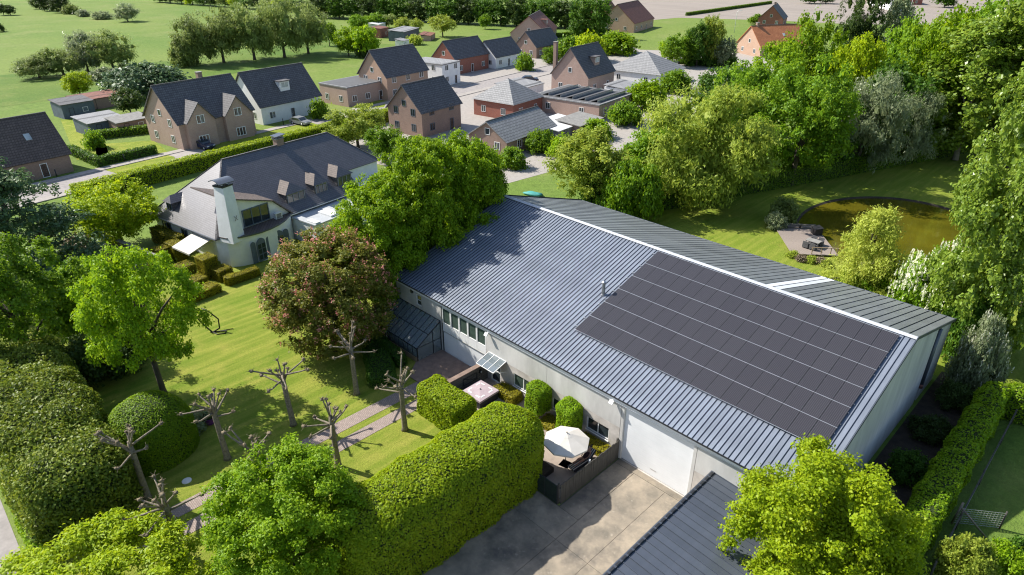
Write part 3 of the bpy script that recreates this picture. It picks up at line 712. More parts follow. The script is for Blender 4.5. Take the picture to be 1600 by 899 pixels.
for r_ in range(6):
    for c in range(17):
        y, z = rp((r_+.5)*PVH, .145)
        inst('solar_panel', pme, array, (sx0+(c+.5)*PVW, y, z), (ang, 0, 0))
# stainless flue on the roof
fl = thing('flue_pipe', 'short stainless flue pipe with cap beside the solar array', 'flue', (17.45, 7.0, EZ+k1*7.0))
MB().lathe([(.2, -.1), (.2, .06), (.14, .08), (.13, 1.0)], 14).build('pipe', 'steel', fl)
MB().lathe([(.13, .99), (.2, 1.02), (.2, 1.1), (.05, 1.2)], 14).build('cap', 'steel', fl)
# sectional garage door
gd = MB().box(24.98, .19, 0, 30.12, .23, 4.42).build('garage_door', 'dark_trim', wh)
nsec = 8
for i in range(nsec):
    z0 = .06+i*4.34/nsec; MB().box(25.02, .13, z0+.004, 30.08, .19, z0+4.34/nsec-.004).build('door_panel', 'white_door', gd)
MB().box(24.9, .05, 0, 24.99, .24, 4.42).build('door_frame', 'white_paint', gd)
MB().box(27.3, .12, .55, 27.75, .128, .62).build('door_handle', 'alu', gd)
# glazed bay with white panels beneath
bay = MB().box(6.22, .17, 0, 11.68, .22, 4.42).build('glazed_bay', 'white_paint', wh)
for i in range(5):
    a = 6.3+i*1.07; window(wh, a, a+1.06, 2.85, 4.38, .03, 'white_paint', 'glass_green', 1, .08, .13)
    MB().box(a+.01, .04, 2.12, a+1.05, .15, 2.83).build('white_panel', 'white_paint', bay)
for i in range(3):
    a = 6.32+i*1.78; MB().box(a, .08, .06, a+1.765, .16, 2.08).build('bay_door', 'white_door', bay)
MB().box(6.22, .0, 2.08, 11.68, .16, 2.115).build('rail', 'stone_grey', bay)
window(wh, 2.85, 3.55, 3.27, 4.3, .05, 'white_paint', 'glass', 1, .07, cross=1)
window(wh, 14.75, 16.8, .85, 2.0, .06, 'white_paint', 'glass_green', 2, .07)
window(wh, 18.75, 20.6, .85, 1.85, .06, 'white_paint', 'glass', 2, .07)
window(wh, 21.98, 23.9, .92, 1.95, .06, 'white_paint', 'glass', 2, .07)
for a, b, z in ((14.7, 16.85, .85), (18.7, 20.65, .85), (21.93, 23.95, .92)): MB().box(a, -.07, z-.06, b, .06, z).build('sill', 'white_paint', wh)
dr = window(wh, 12.2, 13.3, .1, 2.12, .06, 'white_paint', 'glass', 1, .1, name='entrance_door', cross=1)
# wall lamps
for x, z in ((24.1, 4.5), (12.05, 4.4)):
    f = thing('floodlight', 'white floodlight on a bracket beside the white garage door' if x > 20 else 'white floodlight on a bracket beside the glazed bay', 'floodlight', (x, 0, z), 0, 'wall floodlights')
    MB().box(-.06, -.3, .0, .06, .02, .06).build('bracket', 'plastic_white', f); MB().slab([(-.16, -.42, -.12), (.16, -.42, -.12), (.16, -.24, .1), (-.16, -.24, .1)], .09).build('lamp_head', 'plastic_white', f)
f = thing('wall_lamp', 'small black wall lamp above the greenhouse', 'wall lamp', (2.38, 0, 4.42)); MB().box(-.1, -.16, -.16, .1, .01, .16).build('housing', 'black_matt', f); MB().box(-.07, -.19, -.1, .07, -.16, .1).build('lens', 'glass', f)

# glass awning over the entrance door
aw = thing('glass_awning', 'small tilted glass awning over the entrance door', 'awning', (13.0, 0, 2.35))
for i in range(3):
    a = -.95+i*.64; MB().slab([(a, -1.35, -.12), (a+.62, -1.35, -.12), (a+.62, -.02, .28), (a, -.02, .28)], .02).build('pane', 'clear_glass', aw)
fb = MB()
for i in range(4): fb.bar((-.96+i*.64, -1.37, -.125), (-.96+i*.64, .0, .29), .04, .05)
fb.bar((-.98, -1.37, -.125), (.98, -1.37, -.125), .04); fb.bar((-.98, -.02, .29), (.98, -.02, .29), .04); fb.bar((.96, -1.3, -.12), (.96, .02, -.7), .035); fb.bar((-.96, -1.3, -.12), (-.96, .02, -.7), .035)
fb.build('frame', 'white_paint', aw)

# lean-to greenhouse at the left end of the front wall
gh = thing('greenhouse', 'lean-to glass greenhouse with dark frame under the trees', 'greenhouse')
gx = np.linspace(-.3, 6.05, 11); gy0, gz0, gy1, gz1 = -2.6, 1.35, -.02, 2.95
fb = MB()
for x in gx: fb.bar((x, gy0, gz0), (x, gy1, gz1), .05, .05); fb.bar((x, gy0, .5), (x, gy0, gz0), .05)
for y, z in ((gy0, gz0), (gy1, gz1), (gy0, .5), ((gy0+gy1)/2, (gz0+gz1)/2)): fb.bar((gx[0], y, z), (gx[-1], y, z), .06)
for x in (gx[0], gx[-1]):
    fb.bar((x, gy0, 0), (x, gy0, gz0), .06); fb.bar((x, -.9, 0), (x, -.9, 2.35), .05); fb.bar((x, gy0, 1.35), (x, gy1, 1.35), .04)
    fb.bar((x, -.04, 0), (x, -.04, gz1), .06)
fb.build('frame', 'dark_trim', gh)
for i in range(10):
    MB().slab([(gx[i]+.03, gy0, gz0+.01), (gx[i+1]-.03, gy0, gz0+.01), (gx[i+1]-.03, gy1, gz1+.01), (gx[i]+.03, gy1, gz1+.01)], .012).build('pane', 'clear_glass', gh)
    MB().box(gx[i]+.03, gy0-.008, .53, gx[i+1]-.03, gy0+.006, gz0-.03).build('pane', 'clear_glass', gh)
MB().box(gx[0], gy0-.08, 0, gx[-1], gy0+.08, .48).build('plinth_wall', 'ochre', gh)
MB().slab([(gx[-1], -2.5, .05), (gx[-1], -.95, .05), (gx[-1], -.95, 2.3), (gx[-1], -2.5, 1.35)], .012).build('pane', 'clear_glass', gh)
MB().slab([(gx[-1], -.88, .05), (gx[-1], -.08, .05), (gx[-1], -.08, 2.75), (gx[-1], -.88, 2.3)], .012).build('glass_door', 'clear_glass', gh)
# low garden wall between the brown terrace and the planted terrace
gw = thing('garden_wall', 'dark stone garden wall between brown terrace and planted terrace', 'wall', (11.55, 0, 0))
MB().box(0, -4.1, 0, .3, -.02, 1.55).build('wall', 'stone_wall', gw); MB().box(-.06, -4.15, 1.55, .36, -.03, 1.62).build('coping', 'brown_paving', gw)
fb = MB()
for a, b in (((0, -1.2, .6), (0, -2.6, .6)), ((0, -1.2, 1.2), (0, -2.6, 1.2)), ((0, -1.2, .6), (0, -1.2, 1.2)), ((0, -2.6, .6), (0, -2.6, 1.2)), ((0, -1.2, .6), (0, -2.6, 1.2))): fb.bar((.34, a[1], a[2]), (.34, b[1], b[2]), .03)
fb.build('trellis', 'dark_trim', gw)
f = thing('wall_lamp', 'small black lamp on the dark stone garden wall', 'wall lamp', (11.9, -.85, 1.15)); MB().box(-.06, -.09, -.14, .12, .09, .14).build('housing', 'black_matt', f); MB().box(.12, -.06, -.08, .14, .06, .08).build('lens', 'glass_pale', f)

# planted terrace
ter = sheet('terrace', [(11.9, -.02), (24.72, -.02), (24.72, -5.9), (11.9, -5.9)], .06, 'terrace_tile', .07)
# square tub under a padded cover
cp = thing('hot_tub', 'square hot tub under a mauve cover with white marks beside stone wall', 'hot tub', (13.55, -2.35, .06), R(2))
h0, h1, q = .86, .99, 1.0
MB().box(-q+.06, -q+.06, 0, q-.06, q-.06, h0-.06).build('tub', 'dark_trim', cp)
mb = MB(); mb.add([(-q, -q, h0), (q, -q, h0), (q, q, h0), (-q, q, h0), (0, 0, h1), (-q, -q, h0-.16), (q, -q, h0-.16), (q, q, h0-.16), (-q, q, h0-.16)],
       [(0, 1, 4), (1, 2, 4), (2, 3, 4), (3, 0, 4), (5, 6, 1, 0), (6, 7, 2, 1), (7, 8, 3, 2), (8, 5, 0, 3), (8, 7, 6, 5)])
cv = mb.build('cover', 'mauve_cloth', cp)
def on_c(x, y): return h0 + (h1-h0)*(1-max(abs(x), abs(y))/q) + .012
for a in range(4):
    for sgn in (-.42, .42):
        c, s = math.cos(a*math.pi/2), math.sin(a*math.pi/2); pts = [(.62, sgn-.2), (.74, sgn-.2), (.74, sgn+.2), (.62, sgn+.2)]
        P = [(x*c-y*s, x*s+y*c) for x, y in pts]
        MB().slab([(x, y, on_c(x, y)) for x, y in P], .01).build('printed_mark', 'plastic_white', cv)
MB().lathe([(.05, h1-.02), (.06, h1+.04), (.02, h1+.07)], 10).build('knob', 'black_matt', cp)
# cream parasol
pa = thing('parasol', 'cream octagonal parasol standing on the tiled terrace', 'parasol', (22.8, -3.1, .06), R(10))
mb = MB(); n = 8; rim = [(1.55*math.cos(2*math.pi*i/n), 1.55*math.sin(2*math.pi*i/n), 2.05) for i in range(n)]; midr = [(.3*math.cos(2*math.pi*i/n), .3*math.sin(2*math.pi*i/n), 2.58) for i in range(n)]
mb.add(rim+midr, [(i, (i+1) % n, n+(i+1) % n, n+i) for i in range(n)]); mb.add(rim+[(x*1.0, y*1.0, 1.93) for x, y, z in rim], [(i, n+i, n+(i+1) % n, (i+1) % n) for i in range(n)])
cv = mb.build('canopy', 'cream_cloth', pa)
mb = MB(); mb.add([(x*1.25, y*1.25, 2.555) for x, y, z in midr]+[(0, 0, 2.72)], [(i, (i+1) % n, n) for i in range(n)]); mb.build('vent_cap', 'cream_cloth', cv)
MB().lathe([(.03, 2.68), (.045, 2.76), (.01, 2.84)], 8).build('finial', 'black_matt', pa)
MB().tube([(0, 0, .05), (0, 0, 2.7)], .028, 8).build('pole', 'dark_trim', pa)
for i in range(n): MB().bar((0, 0, 2.5), (rim[i][0]*.97, rim[i][1]*.97, 2.02), .018).build('rib', 'dark_trim', pa)
MB().box(-.35, -.35, 0, .35, .35, .07).build('base', 'stone_grey', pa)
# lounger and the person on it
lx, ly = 23.65, -2.2
lo = thing('sun_lounger', 'sun lounger with dark striped cushion on the tiled terrace', 'lounger', (lx, ly, .06), R(-4))
fb = MB()
for sx in (-.3, .3): fb.bar((sx, -1.2, .3), (sx, .25, .3), .05)
for yy in (-1.15, -.4, .22): fb.bar((-.3, yy, .3), (.3, yy, .3), .04)
fb.build('frame', 'dark_trim', lo)
for sx in (-.3, .3):
    for yy in (-1.05, .15): MB().bar((sx, yy, 0), (sx, yy, .3), .045).build('leg', 'dark_trim', lo)
MB().box(-.31, -1.25, .33, .31, .22, .43).build('seat_cushion', 'striped_cushion', lo)
MB().slab([(-.31, .16, .43), (.31, .16, .43), (.31, .78, 1.0), (-.31, .78, 1.0)], .1).build('backrest', 'striped_cushion', lo)
MB().box(-.27, .1, .27, .27, .7, .31).build('back_support', 'dark_trim', lo)
def person():
    t = thing('person', 'person in dark swimsuit reclining on the striped lounger', 'person', (lx-.02, ly, .06), R(-4))
    V = [(0, 0, .54), (0, .22, .70), (0, .42, .90), (0, .55, 1.05), (0, .62, 1.15),
         (-.10, -.05, .52), (-.11, -.44, .66), (-.11, -.84, .50), (-.11, -.93, .57), (.10, -.05, .52), (.10, -.46, .56), (.10, -.88, .49), (.10, -.97, .56),
         (-.19, .42, .92), (-.27, .2, .74), (-.2, -.02, .66), (-.15, -.1, .66), (.19, .42, .92), (.28, .2, .76), (.22, -.03, .66), (.17, -.1, .66)]
    E = [(0, 1), (1, 2), (2, 3), (3, 4), (0, 5), (5, 6), (6, 7), (7, 8), (0, 9), (9, 10), (10, 11), (11, 12), (2, 13), (13, 14), (14, 15), (15, 16), (2, 17), (17, 18), (18, 19), (19, 20)]
    Rr = [.14, .12, .13, .055, .095, .09, .065, .04, .035, .09, .065, .04, .035, .055, .042, .034, .03, .055, .042, .034, .03]
    me = bpy.data.meshes.new('body'); me.from_pydata(V, E, []); me.materials.append(MAT['skin'])
    o = inst('body', me, t); md = o.modifiers.new('skin', 'SKIN'); s2 = o.modifiers.new('sub', 'SUBSURF'); s2.levels = 1; s2.render_levels = 1
    for i, r in enumerate(Rr): me.skin_vertices[0].data[i].radius = (r, r*.8 if i < 3 else r); 
    me.skin_vertices[0].data[0].use_root = True
    hb = MB().blob((0, .66, 1.2), (.095, .10, .10), 3, .05, 2); hb.build('hair', 'hair', t)
    sb = MB(); sb.tube([(0, -.04, .53), (0, .1, .605), (0, .3, .79), (0, .38, .86)], [.155, .15, .145, .13], 12, False); sb.build('swimsuit', 'dark_cloth', t)
person()
# picket fence round the terrace corner
fe = thing('picket_fence', 'weathered grey picket fence between yard and terrace', 'fence', (24.85, 0, 0))
fe_r = MB()
for z in (.35, 1.25): fe_r.box(-.09, -6.0, z, -.05, -.06, z+.09)
fe_r.build('rail', 'fence_wood', fe)
rg = random.Random(7)
pk = MB().box(-.02, -.052, 0, .02, .052, 1.6).mesh('picket', 'fence_wood')
for i in range(50):
    inst('picket', pk, fe, (-.01+rg.uniform(-.006, .006), -.09-i*.118, 0), (0, rg.uniform(-.012, .012), 0), (1, 1, rg.uniform(.97, 1.02)))
for y in (-.08, -3.0, -5.98): MB().box(-.19, y-.05, 0, -.095, y+.05, 1.66).build('post', 'white_render' if y == -3 else 'fence_wood', fe)
fg = thing('screen_fence', 'dark green mesh screen fence at the hedge end of terrace', 'fence', (24.7, -6.05, 0))
MB().box(-2.1, -.03, .02, -.02, .03, 1.45).build('panel', 'fence_green', fg)
for x in (-2.1, -1.05, -.02): MB().box(x-.03, -.05, 0, x+.03, .05, 1.52).build('post', 'dark_trim', fg)
# hedges and clipped trees of the terrace
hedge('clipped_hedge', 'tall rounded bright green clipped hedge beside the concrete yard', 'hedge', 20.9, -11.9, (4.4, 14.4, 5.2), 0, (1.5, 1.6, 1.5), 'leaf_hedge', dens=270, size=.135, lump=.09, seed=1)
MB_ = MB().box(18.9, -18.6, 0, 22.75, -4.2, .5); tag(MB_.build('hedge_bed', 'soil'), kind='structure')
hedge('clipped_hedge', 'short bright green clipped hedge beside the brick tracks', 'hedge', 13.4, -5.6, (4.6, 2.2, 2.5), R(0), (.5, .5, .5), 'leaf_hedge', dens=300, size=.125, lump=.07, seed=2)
for i, (x, y, lab) in enumerate(((18.1, -.75, 'clipped cube-headed tree beside the twin-pane window'), (21.1, -.85, 'clipped cube-headed tree behind the cream parasol'))):
    o = hedge('clipped_tree', lab, 'clipped tree', x, y, (1.7, 1.5, 2.1), 0, (.45, .45, .45), 'leaf_bright', dens=320, size=.125, lump=.07, seed=3+i, z=.9, group=None)
    tr = MB().tube([(0, 0, -.9), (.03, 0, .3)], [.09, .07], 8).build('trunk', 'bark', o)
BX = [(14.9, -.75, 2.2, 1.1, .9, 'low olive box hedge under the wide window beside the canopy'), (19.4, -.9, 1.5, 1.3, .55, 'low olive box hedge between the two clipped trees'), (23.2, -.55, 2.3, .9, .75, 'low olive box hedge behind the lounger')]
for i, (x, y, a, b, c, lab) in enumerate(BX):
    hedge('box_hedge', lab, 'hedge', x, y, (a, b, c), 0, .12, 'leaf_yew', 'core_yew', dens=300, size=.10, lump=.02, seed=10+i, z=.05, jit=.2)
# annex with a seamed metal roof
an = thing('annex', 'low annex with dark seamed metal roof beside the yard', 'annex', (31.5, 0, 0))
MB().box(.2, -19.8, 0, 5.6, -.02, 2.5).build('wall', 'concrete', an)
mb = MB().slab([(0, -20, 3.2-.05), (5.9, -20, 2.75-.05), (5.9, -.02, 2.75-.05), (0, -.02, 3.2-.05)], .14); ar = mb.build('roof', 'dark_trim', an)
am = MB(); wy = .5
d = Vector((5.9, 0, -.45)); n_ = Vector((.45, 0, 5.9)).normalized()
def AP(s, y, h): return tuple(Vector((0, y, 3.2)) + d*s + n_*h)
am.add([AP(.03, 0, -.01), AP(1, 0, -.01), AP(1, wy-.03, -.01), AP(.03, wy-.03, -.01)], [(0, 1, 2, 3)])
am.add([AP(.03, wy-.035, -.01), AP(1, wy-.035, -.01), AP(1, wy-.035, .04), AP(.03, wy-.035, .04), AP(.03, wy-.004, .04), AP(1, wy-.004, .04), AP(1, wy-.004, -.02), AP(.03, wy-.004, -.02)], [(0, 1, 2, 3), (3, 2, 5, 4), (4, 5, 6, 7), (0, 3, 4, 7)])
ame = am.mesh('roof_panel', 'zinc_dark')
for i in range(40): inst('roof_panel', ame, ar, (0, -20+i*wy, 0))
MB().box(-.06, -20.05, 3.0, .16, -.01, 3.26).build('edge_trim', 'zinc_dark', an)
for i in range(40): MB().box(.02, -19.98+i*.5, 3.262, .14, -19.98+i*.5+.36, 3.285).build('edge_cap', 'dark_trim', an)

# ================================================================== VILLA (own axes: u to the garden front, v along the ridge)
VA = R(9.5)
vi = thing('villa', 'white villa with steep dark tiled hipped roof and dormers', 'villa', (-23.5, -6.4, 0), VA)
def xz2yz(mb, x):            # turn a wall built in the xz plane (front -y) into one facing +x at x
    mb.v = [(x - b, a, c) for a, b, c in mb.v]; return mb
EV = 3.3; SL = 5.7/7.3
holesF = [(12, 13.2, .1, 2.2), (15, 16.6, .8, 2.2)]
MB().box(-13.6, .7, 0, -.45, 26.2, EV-.05).build('wall', 'white_render', vi)
MB().box(-9.5, 20.4, 2.9, -2.6, 26.0, 5.2).build('wall', 'white_render', vi)
# roof planes
A_, L_, R_, B_, C_ = (.15, -.1, EV-.1), (-7.3, 6.7, 9.0), (-7.2, 22.0, 9.0), (-14.4, .3, 2.75), (-14.4, 27.6, 2.9)
F2, F3, F4 = (.15, 20.4, EV-.1), (-2.3, 20.4, EV-.1+2.45*SL), (-2.3, 26.4, EV-.1+2.45*SL)
rf = MB().slab([A_, F2, F3, F4, R_, L_], .16).build('roof', 'villa_tile', vi)
MB().slab([A_, L_, B_], .16).build('hip_slope', 'villa_tile', rf)['label'] = 'sunlit hip slope of the villa roof'
MB().slab([F4, (-7, 27.6, 4.2), C_, R_], .16).build('hip_slope', 'villa_tile', rf)
MB().slab([L_, R_, C_, B_], .16).build('back_slope', 'villa_tile', rf)
rd = MB(); rd.bar(L_, R_, .22, .14); rd.bar(A_, L_, .16, .1); rd.bar(B_, L_, .16, .1); rd.bar(F4, R_, .16, .1); rd.build('ridge_tiles', 'roof_slate', rf)
ev = MB(); ev.bar((.22, 9.2, EV-.13), (.22, 20.4, EV-.13), .14, .12); ev.build('gutter', 'zinc_dark', vi); MB().bar(A_, B_, .12, .14).build('gutter', 'zinc_dark', vi)
MB().box(-.1, 9.4, EV-.3, .3, 20.5, EV-.2).build('eave_board', 'white_paint', vi)
# flat-roofed white front part
MB().box(-.4, 9.6, 0, 4.2, 20.2, 2.62).build('front_wing', 'white_render', vi)
MB().box(-.3, 9.5, 2.62, 4.35, 20.3, 2.74).build('flat_roof', 'flat_felt', vi)
MB().box(1.6, 12.2, 2.745, 3.9, 13.6, 2.95).build('rooflight', 'white_paint', vi); MB().box(2.6, 9.7, 2.745, 4.2, 10.4, 2.9).build('rooflight', 'white_paint', vi)
# rounded bay with balcony on top
arc = [(1.0, .6), (1.7, 1.5), (2.15, 2.6), (2.42, 3.8), (2.42, 5.0), (2.15, 6.3), (1.7, 7.4), (.9, 8.7), (.2, 9.4)]
def bay_ring(off, z0, z1, name, mat, par):
    o_ = [(x+off, y, 0) for x, y in arc]; P = [(-.6, .3-off*.5)] + [(x, y) for x, y, z in o_] + [(-.6, 9.5)]
    return MB().slab([(x, y, z1) for x, y in P], z1-z0).build(name, mat, par)
bay_w = bay_ring(0, 0, EV+.0, 'bay_wall', 'white_render', vi)
bay_ring(.1, EV, EV+.1, 'balcony_floor', 'roof_brown', vi); 
cr = MB()
for i in range(len(arc)-1): cr.bar((arc[i][0]+.1, arc[i][1], EV+.06), (arc[i+1][0]+.1, arc[i+1][1], EV+.06), .1, .16)
cr.build('bay_cornice', 'zinc_dark', vi)
# arched garden doors with shutters on the bay
def arched(cx, cy, ang, w_, h_, name, mat, par, z0=.12, t=.07, off=.02):
    pts = [(-w_/2, z0), (w_/2, z0), (w_/2, h_-w_/2)] + [(w_/2*math.cos(a), h_-w_/2+w_/2*math.sin(a)) for a in [math.pi*i/8 for i in range(1, 8)]] + [(-w_/2, h_-w_/2)]
    c, s = math.cos(ang), math.sin(ang); P = [(cx + c*(off+t) - s*p[0], cy + s*(off+t) + c*p[0], p[1]) for p in pts]
    return MB().slab(P, t).build(name, mat, par)
for v0 in (3.6, 6.1):
    a = R(6) if v0 < 4 else R(-14); cx = 2.40 if v0 < 4 else 2.17
    d_ = arched(cx, v0, a, 1.15, 2.75, 'arched_door', 'shed_blue', vi, off=.01)
    for k, s in enumerate((-1, 1)):
        for zz in (.35, 1.0, 1.6):
            c_, s_ = math.cos(a), math.sin(a); y = s*.27
            MB().box(-.01, -.2, 0, .02, .2, .5).build('pane', 'glass', d_, (cx+c_*.085-s_*y, v0+s_*.085+c_*y, zz), (0, 0, a))
    for s in (-1, 1): arched(cx-(.02 if s < 0 else .06), v0+s*.98, a, .62, 2.6, 'shutter', 'shed_blue', vi, off=.02, t=.06)
# large dormer above the bay
wallp = [(.2, 1.5, 3.42), (.2, 9.3, 3.42), (.2, 7.2, 5.45), (.2, 2.0, 7.25), (.2, 1.5, 7.25)]
MB().slab(wallp, .2).build('dormer_wall', 'white_render', vi)
MB().slab([(.55, 1.4, 7.5), (.55, 7.35, 5.55), (-2.8, 7.35, 5.55), (-5.4, 1.4, 7.6)], .14).build('dormer_roof', 'villa_tile_warm', vi)
MB().slab([(.5, 7.3, 5.55), (.5, 9.6, 3.35), (.0, 9.6, 3.35), (-2.8, 7.3, 5.55)], .12).build('dormer_roof', 'villa_tile_warm', vi)
def win_x(par, y0, y1, z0, z1, x, frame='shed_blue', pane='glass', mull=2, fw=.09, name='window'):
    mb = MB(); d = .1
    mb.box(x-d, y0, z0, x, y1, z0+fw); mb.box(x-d, y0, z1-fw, x, y1, z1); mb.box(x-d, y0, z0+fw, x, y0+fw, z1-fw); mb.box(x-d, y1-fw, z0+fw, x, y1, z1-fw)
    for k in range(1, mull): c = y0+(y1-y0)*k/mull; mb.box(x-d, c-fw/2, z0+fw, x-.003, c+fw/2, z1-fw)
    o = mb.build(name, frame, par)
    for k in range(mull):
        a = y0+(y1-y0)*k/mull; b = y0+(y1-y0)*(k+1)/mull; MB().box(x-.07, a+.04, z0+.04, x-.05, b-.04, z1-.04).build('pane', pane, o)
    return o
win_x(vi, 3.4, 6.7, 3.5, 5.45, .3, 'shed_blue', 'glass', 3, .1)
ac = thing('air_conditioner', 'white air conditioning unit on the villa balcony', 'air conditioner', (-23.5+math.cos(VA)*.75-math.sin(VA)*7.4, -6.4+math.sin(VA)*.75+math.cos(VA)*7.4, EV+.1), VA)
MB().box(-.2, -.42, .05, .2, .42, .72).build('casing', 'plastic_white', ac); MB().box(.2, -.3, .12, .215, .3, .65).build('fan_grille', 'stone_grey', ac); MB().box(-.18, -.4, 0, .18, -.3, .05).build('foot', 'dark_trim', ac); MB().box(-.18, .3, 0, .18, .4, .05).build('foot', 'dark_trim', ac)
# big tapered chimney at the corner
mb = MB(); b0 = [(.1, .35), (2.0, .75), (1.75, 2.35), (-.2, 2.0)]; t0 = [(-.55, 1.3), (.75, 1.55), (.6, 2.75), (-.7, 2.5)]
mb.add([(x, y, 2.9) for x, y in b0] + [(x, y, 8.6) for x, y in t0] , [(0, 1, 5, 4), (1, 2, 6, 5), (2, 3, 7, 6), (3, 0, 4, 7), (4, 5, 6, 7)])
ch = mb.build('chimney', 'white_render', vi)
MB().slab([(x*1.06, (y-2)*1.1+2, 8.78) for x, y in t0], .18).build('chimney_collar', 'dark_trim', ch)
for x, y in ((-.35, 1.65), (.35, 1.75), (.3, 2.35), (-.4, 2.25)): MB().box(x-.07, y-.07, 8.78, x+.07, y+.07, 9.15).build('chimney_leg', 'white_render', ch)
mb = MB(); cap = [(-1.05+.22*i, 9.12+.28*math.sin(math.pi*i/9)) for i in range(10)]
for i in range(9): mb.slab([(cap[i][0], 1.1, cap[i][1]), (cap[i+1][0], 1.1, cap[i+1][1]), (cap[i+1][0], 2.95, cap[i+1][1]), (cap[i][0], 2.95, cap[i][1])], .07)
mb.build('chimney_hood', 'zinc_dark', ch)
# anchor cross on the chimney
MB().bar((1.52, 1.75, 5.1), (1.40, 2.1, 5.6), .03, .05).bar((1.50, 2.1, 5.1), (1.42, 1.75, 5.6), .03, .05).build('anchor_cross', 'stone_grey', ch)
c2 = MB().box(-7.9, 14.2, 8.2, -7.1, 15.2, 9.7).build('chimney', 'brick_brown', vi); MB().box(-8.0, 14.1, 9.7, -7.0, 15.3, 9.82).build('chimney_collar', 'stone_grey', c2)
for x in (-7.9, -7.2):
    for y in (14.2, 15.05): MB().box(x, y, 9.82, x+.12, y+.12, 10.1).build('chimney_leg', 'stone_grey', c2)
MB().slab([(-8.1, 14.0, 10.1), (-6.9, 14.0, 10.1), (-6.9, 15.4, 10.22), (-8.1, 15.4, 10.22)], .06).build('chimney_hood', 'zinc_dark', c2)
# dormers on the front slope
def dormer(y0, y1, z0, z1, x):
    zr = lambda u: EV-.1-u*SL+.1
    d = MB(); m = (y0+y1)/2
    back = -(z1+.1-EV)/SL - .3
    d.slab([(x, y0, z0-.3), (x, y1, z0-.3), (x, y1, z1), (x, y0, z1)], .1)
    for y in (y0, y1): d.add([(x, y, z0-.3), (x, y, z1), (back, y, z1)], [(0, 1, 2)])
    o = d.build('dormer', 'roof_slate', vi)
    rz_ = z1+.95; rb = -(rz_-EV)/SL-.1; ov = .18
    apx = x-.9
    MB().slab([(x+ov, y0-ov, z1-.03), (apx, m, rz_), (rb, m, rz_), (back, y0-ov, z1-.03)], .09).build('dormer_roof', 'villa_tile_warm', o)
    MB().slab([(x+ov, y1+ov, z1-.03), (back, y1+ov, z1-.03), (rb, m, rz_), (apx, m, rz_)], .09).build('dormer_roof', 'villa_tile', o)
    MB().slab([(x+ov, y0-ov, z1-.03), (x+ov, y1+ov, z1-.03), (apx, m, rz_)], .09).build('dormer_roof', 'villa_tile', o)
    win_x(o, y0+.12, y1-.12, z0, z1-.08, x+.06, 'zinc', 'glass', 2 if y1-y0 < 2 else 3, .08)
for y0, y1, z0, z1 in ((10.0, 12.7, 3.95, 5.15), (14.1, 16.1, 3.8, 5.2), (17.6, 19.95, 3.9, 5.25)): dormer(y0, y1, z0, z1, -.95)
# dormer on the hip end
o = MB().box(-11.3, 1.2, 3.2, -10.0, 2.9, 4.85).build('dormer', 'roof_slate', vi)
MB().slab([(-11.55, .95, 4.8), (-10.65, 1.5, 5.5), (-10.65, 3.45, 5.5), (-11.55, 2.8, 4.8)], .08).build('dormer_roof', 'villa_tile', o)
MB().slab([(-9.75, .95, 4.8), (-9.75, 2.8, 4.8), (-10.65, 3.45, 5.5), (-10.65, 1.5, 5.5)], .08).build('dormer_roof', 'villa_tile', o)
MB().slab([(-11.55, .95, 4.8), (-9.75, .95, 4.8), (-10.65, 1.5, 5.5)], .08).build('dormer_roof', 'villa_tile', o)
window(o, -11.2, -10.1, 3.75, 4.75, 1.14, 'shed_blue', 'glass', 2, .09)
# end wall doors and windows (facing -v)
window(vi, -12.2, -10.4, .1, 2.4, .62, 'shed_blue', 'glass', 2, .1, name='garden_door'); window(vi, -8.2, -7.0, .9, 2.3, .62, 'shed_blue', 'glass', 2, .08)
MB().tube([(-.35, .55, 0), (-.35, .55, 3.1)], .05, 6).build('downpipe', 'zinc', vi)
aw = thing('awning', 'cream fabric sun awning on the end wall of the villa', 'awning', tuple(np.array([-23.5, -6.4, 0]) + np.array([math.cos(VA)*-3.2, math.sin(VA)*-3.2, 0])), VA)
MB().slab([(-1.75, -2.35, 1.95), (1.6, -2.35, 1.95), (1.6, .5, 2.75), (-1.75, .5, 2.75)], .03).build('fabric', 'cream_cloth', aw)
MB().slab([(-1.75, -2.36, 1.95), (1.6, -2.36, 1.95), (1.6, -2.34, 1.75), (-1.75, -2.34, 1.75)], .01).build('valance', 'cream_cloth', aw)
MB().box(-1.85, .45, 2.72, 1.7, .72, 2.95).build('cassette', 'zinc_dark', aw)
for x in (-1.6, 1.45): MB().bar((x, .65, 2.4), (x, -2.3, 1.9), .05).build('arm', 'alu', aw)
# sheltered courtyard wall with a hedge top, beside the villa
hedge('box_hedge', 'dark clipped hedge joining the villa end and the yellow maple', 'hedge', *G(262, 372, 1.)[:2], (1.2, 5.5, 1.9), VA+R(90), .15, 'leaf_yew', 'core_green', dens=160, size=.12, seed=31)
cwall = thing('courtyard_wall', 'dark stone courtyard wall with hedge top near the cedar', 'wall', (*G(190, 398)[:2], 0), VA+R(2))
MB().box(-3.5, -.2, 0, 7.2, .2, 1.75).build('wall', 'stone_wall', cwall); MB().box(-3.6, -.25, 1.75, 7.3, .25, 1.83).build('coping', 'stone_grey', cwall)
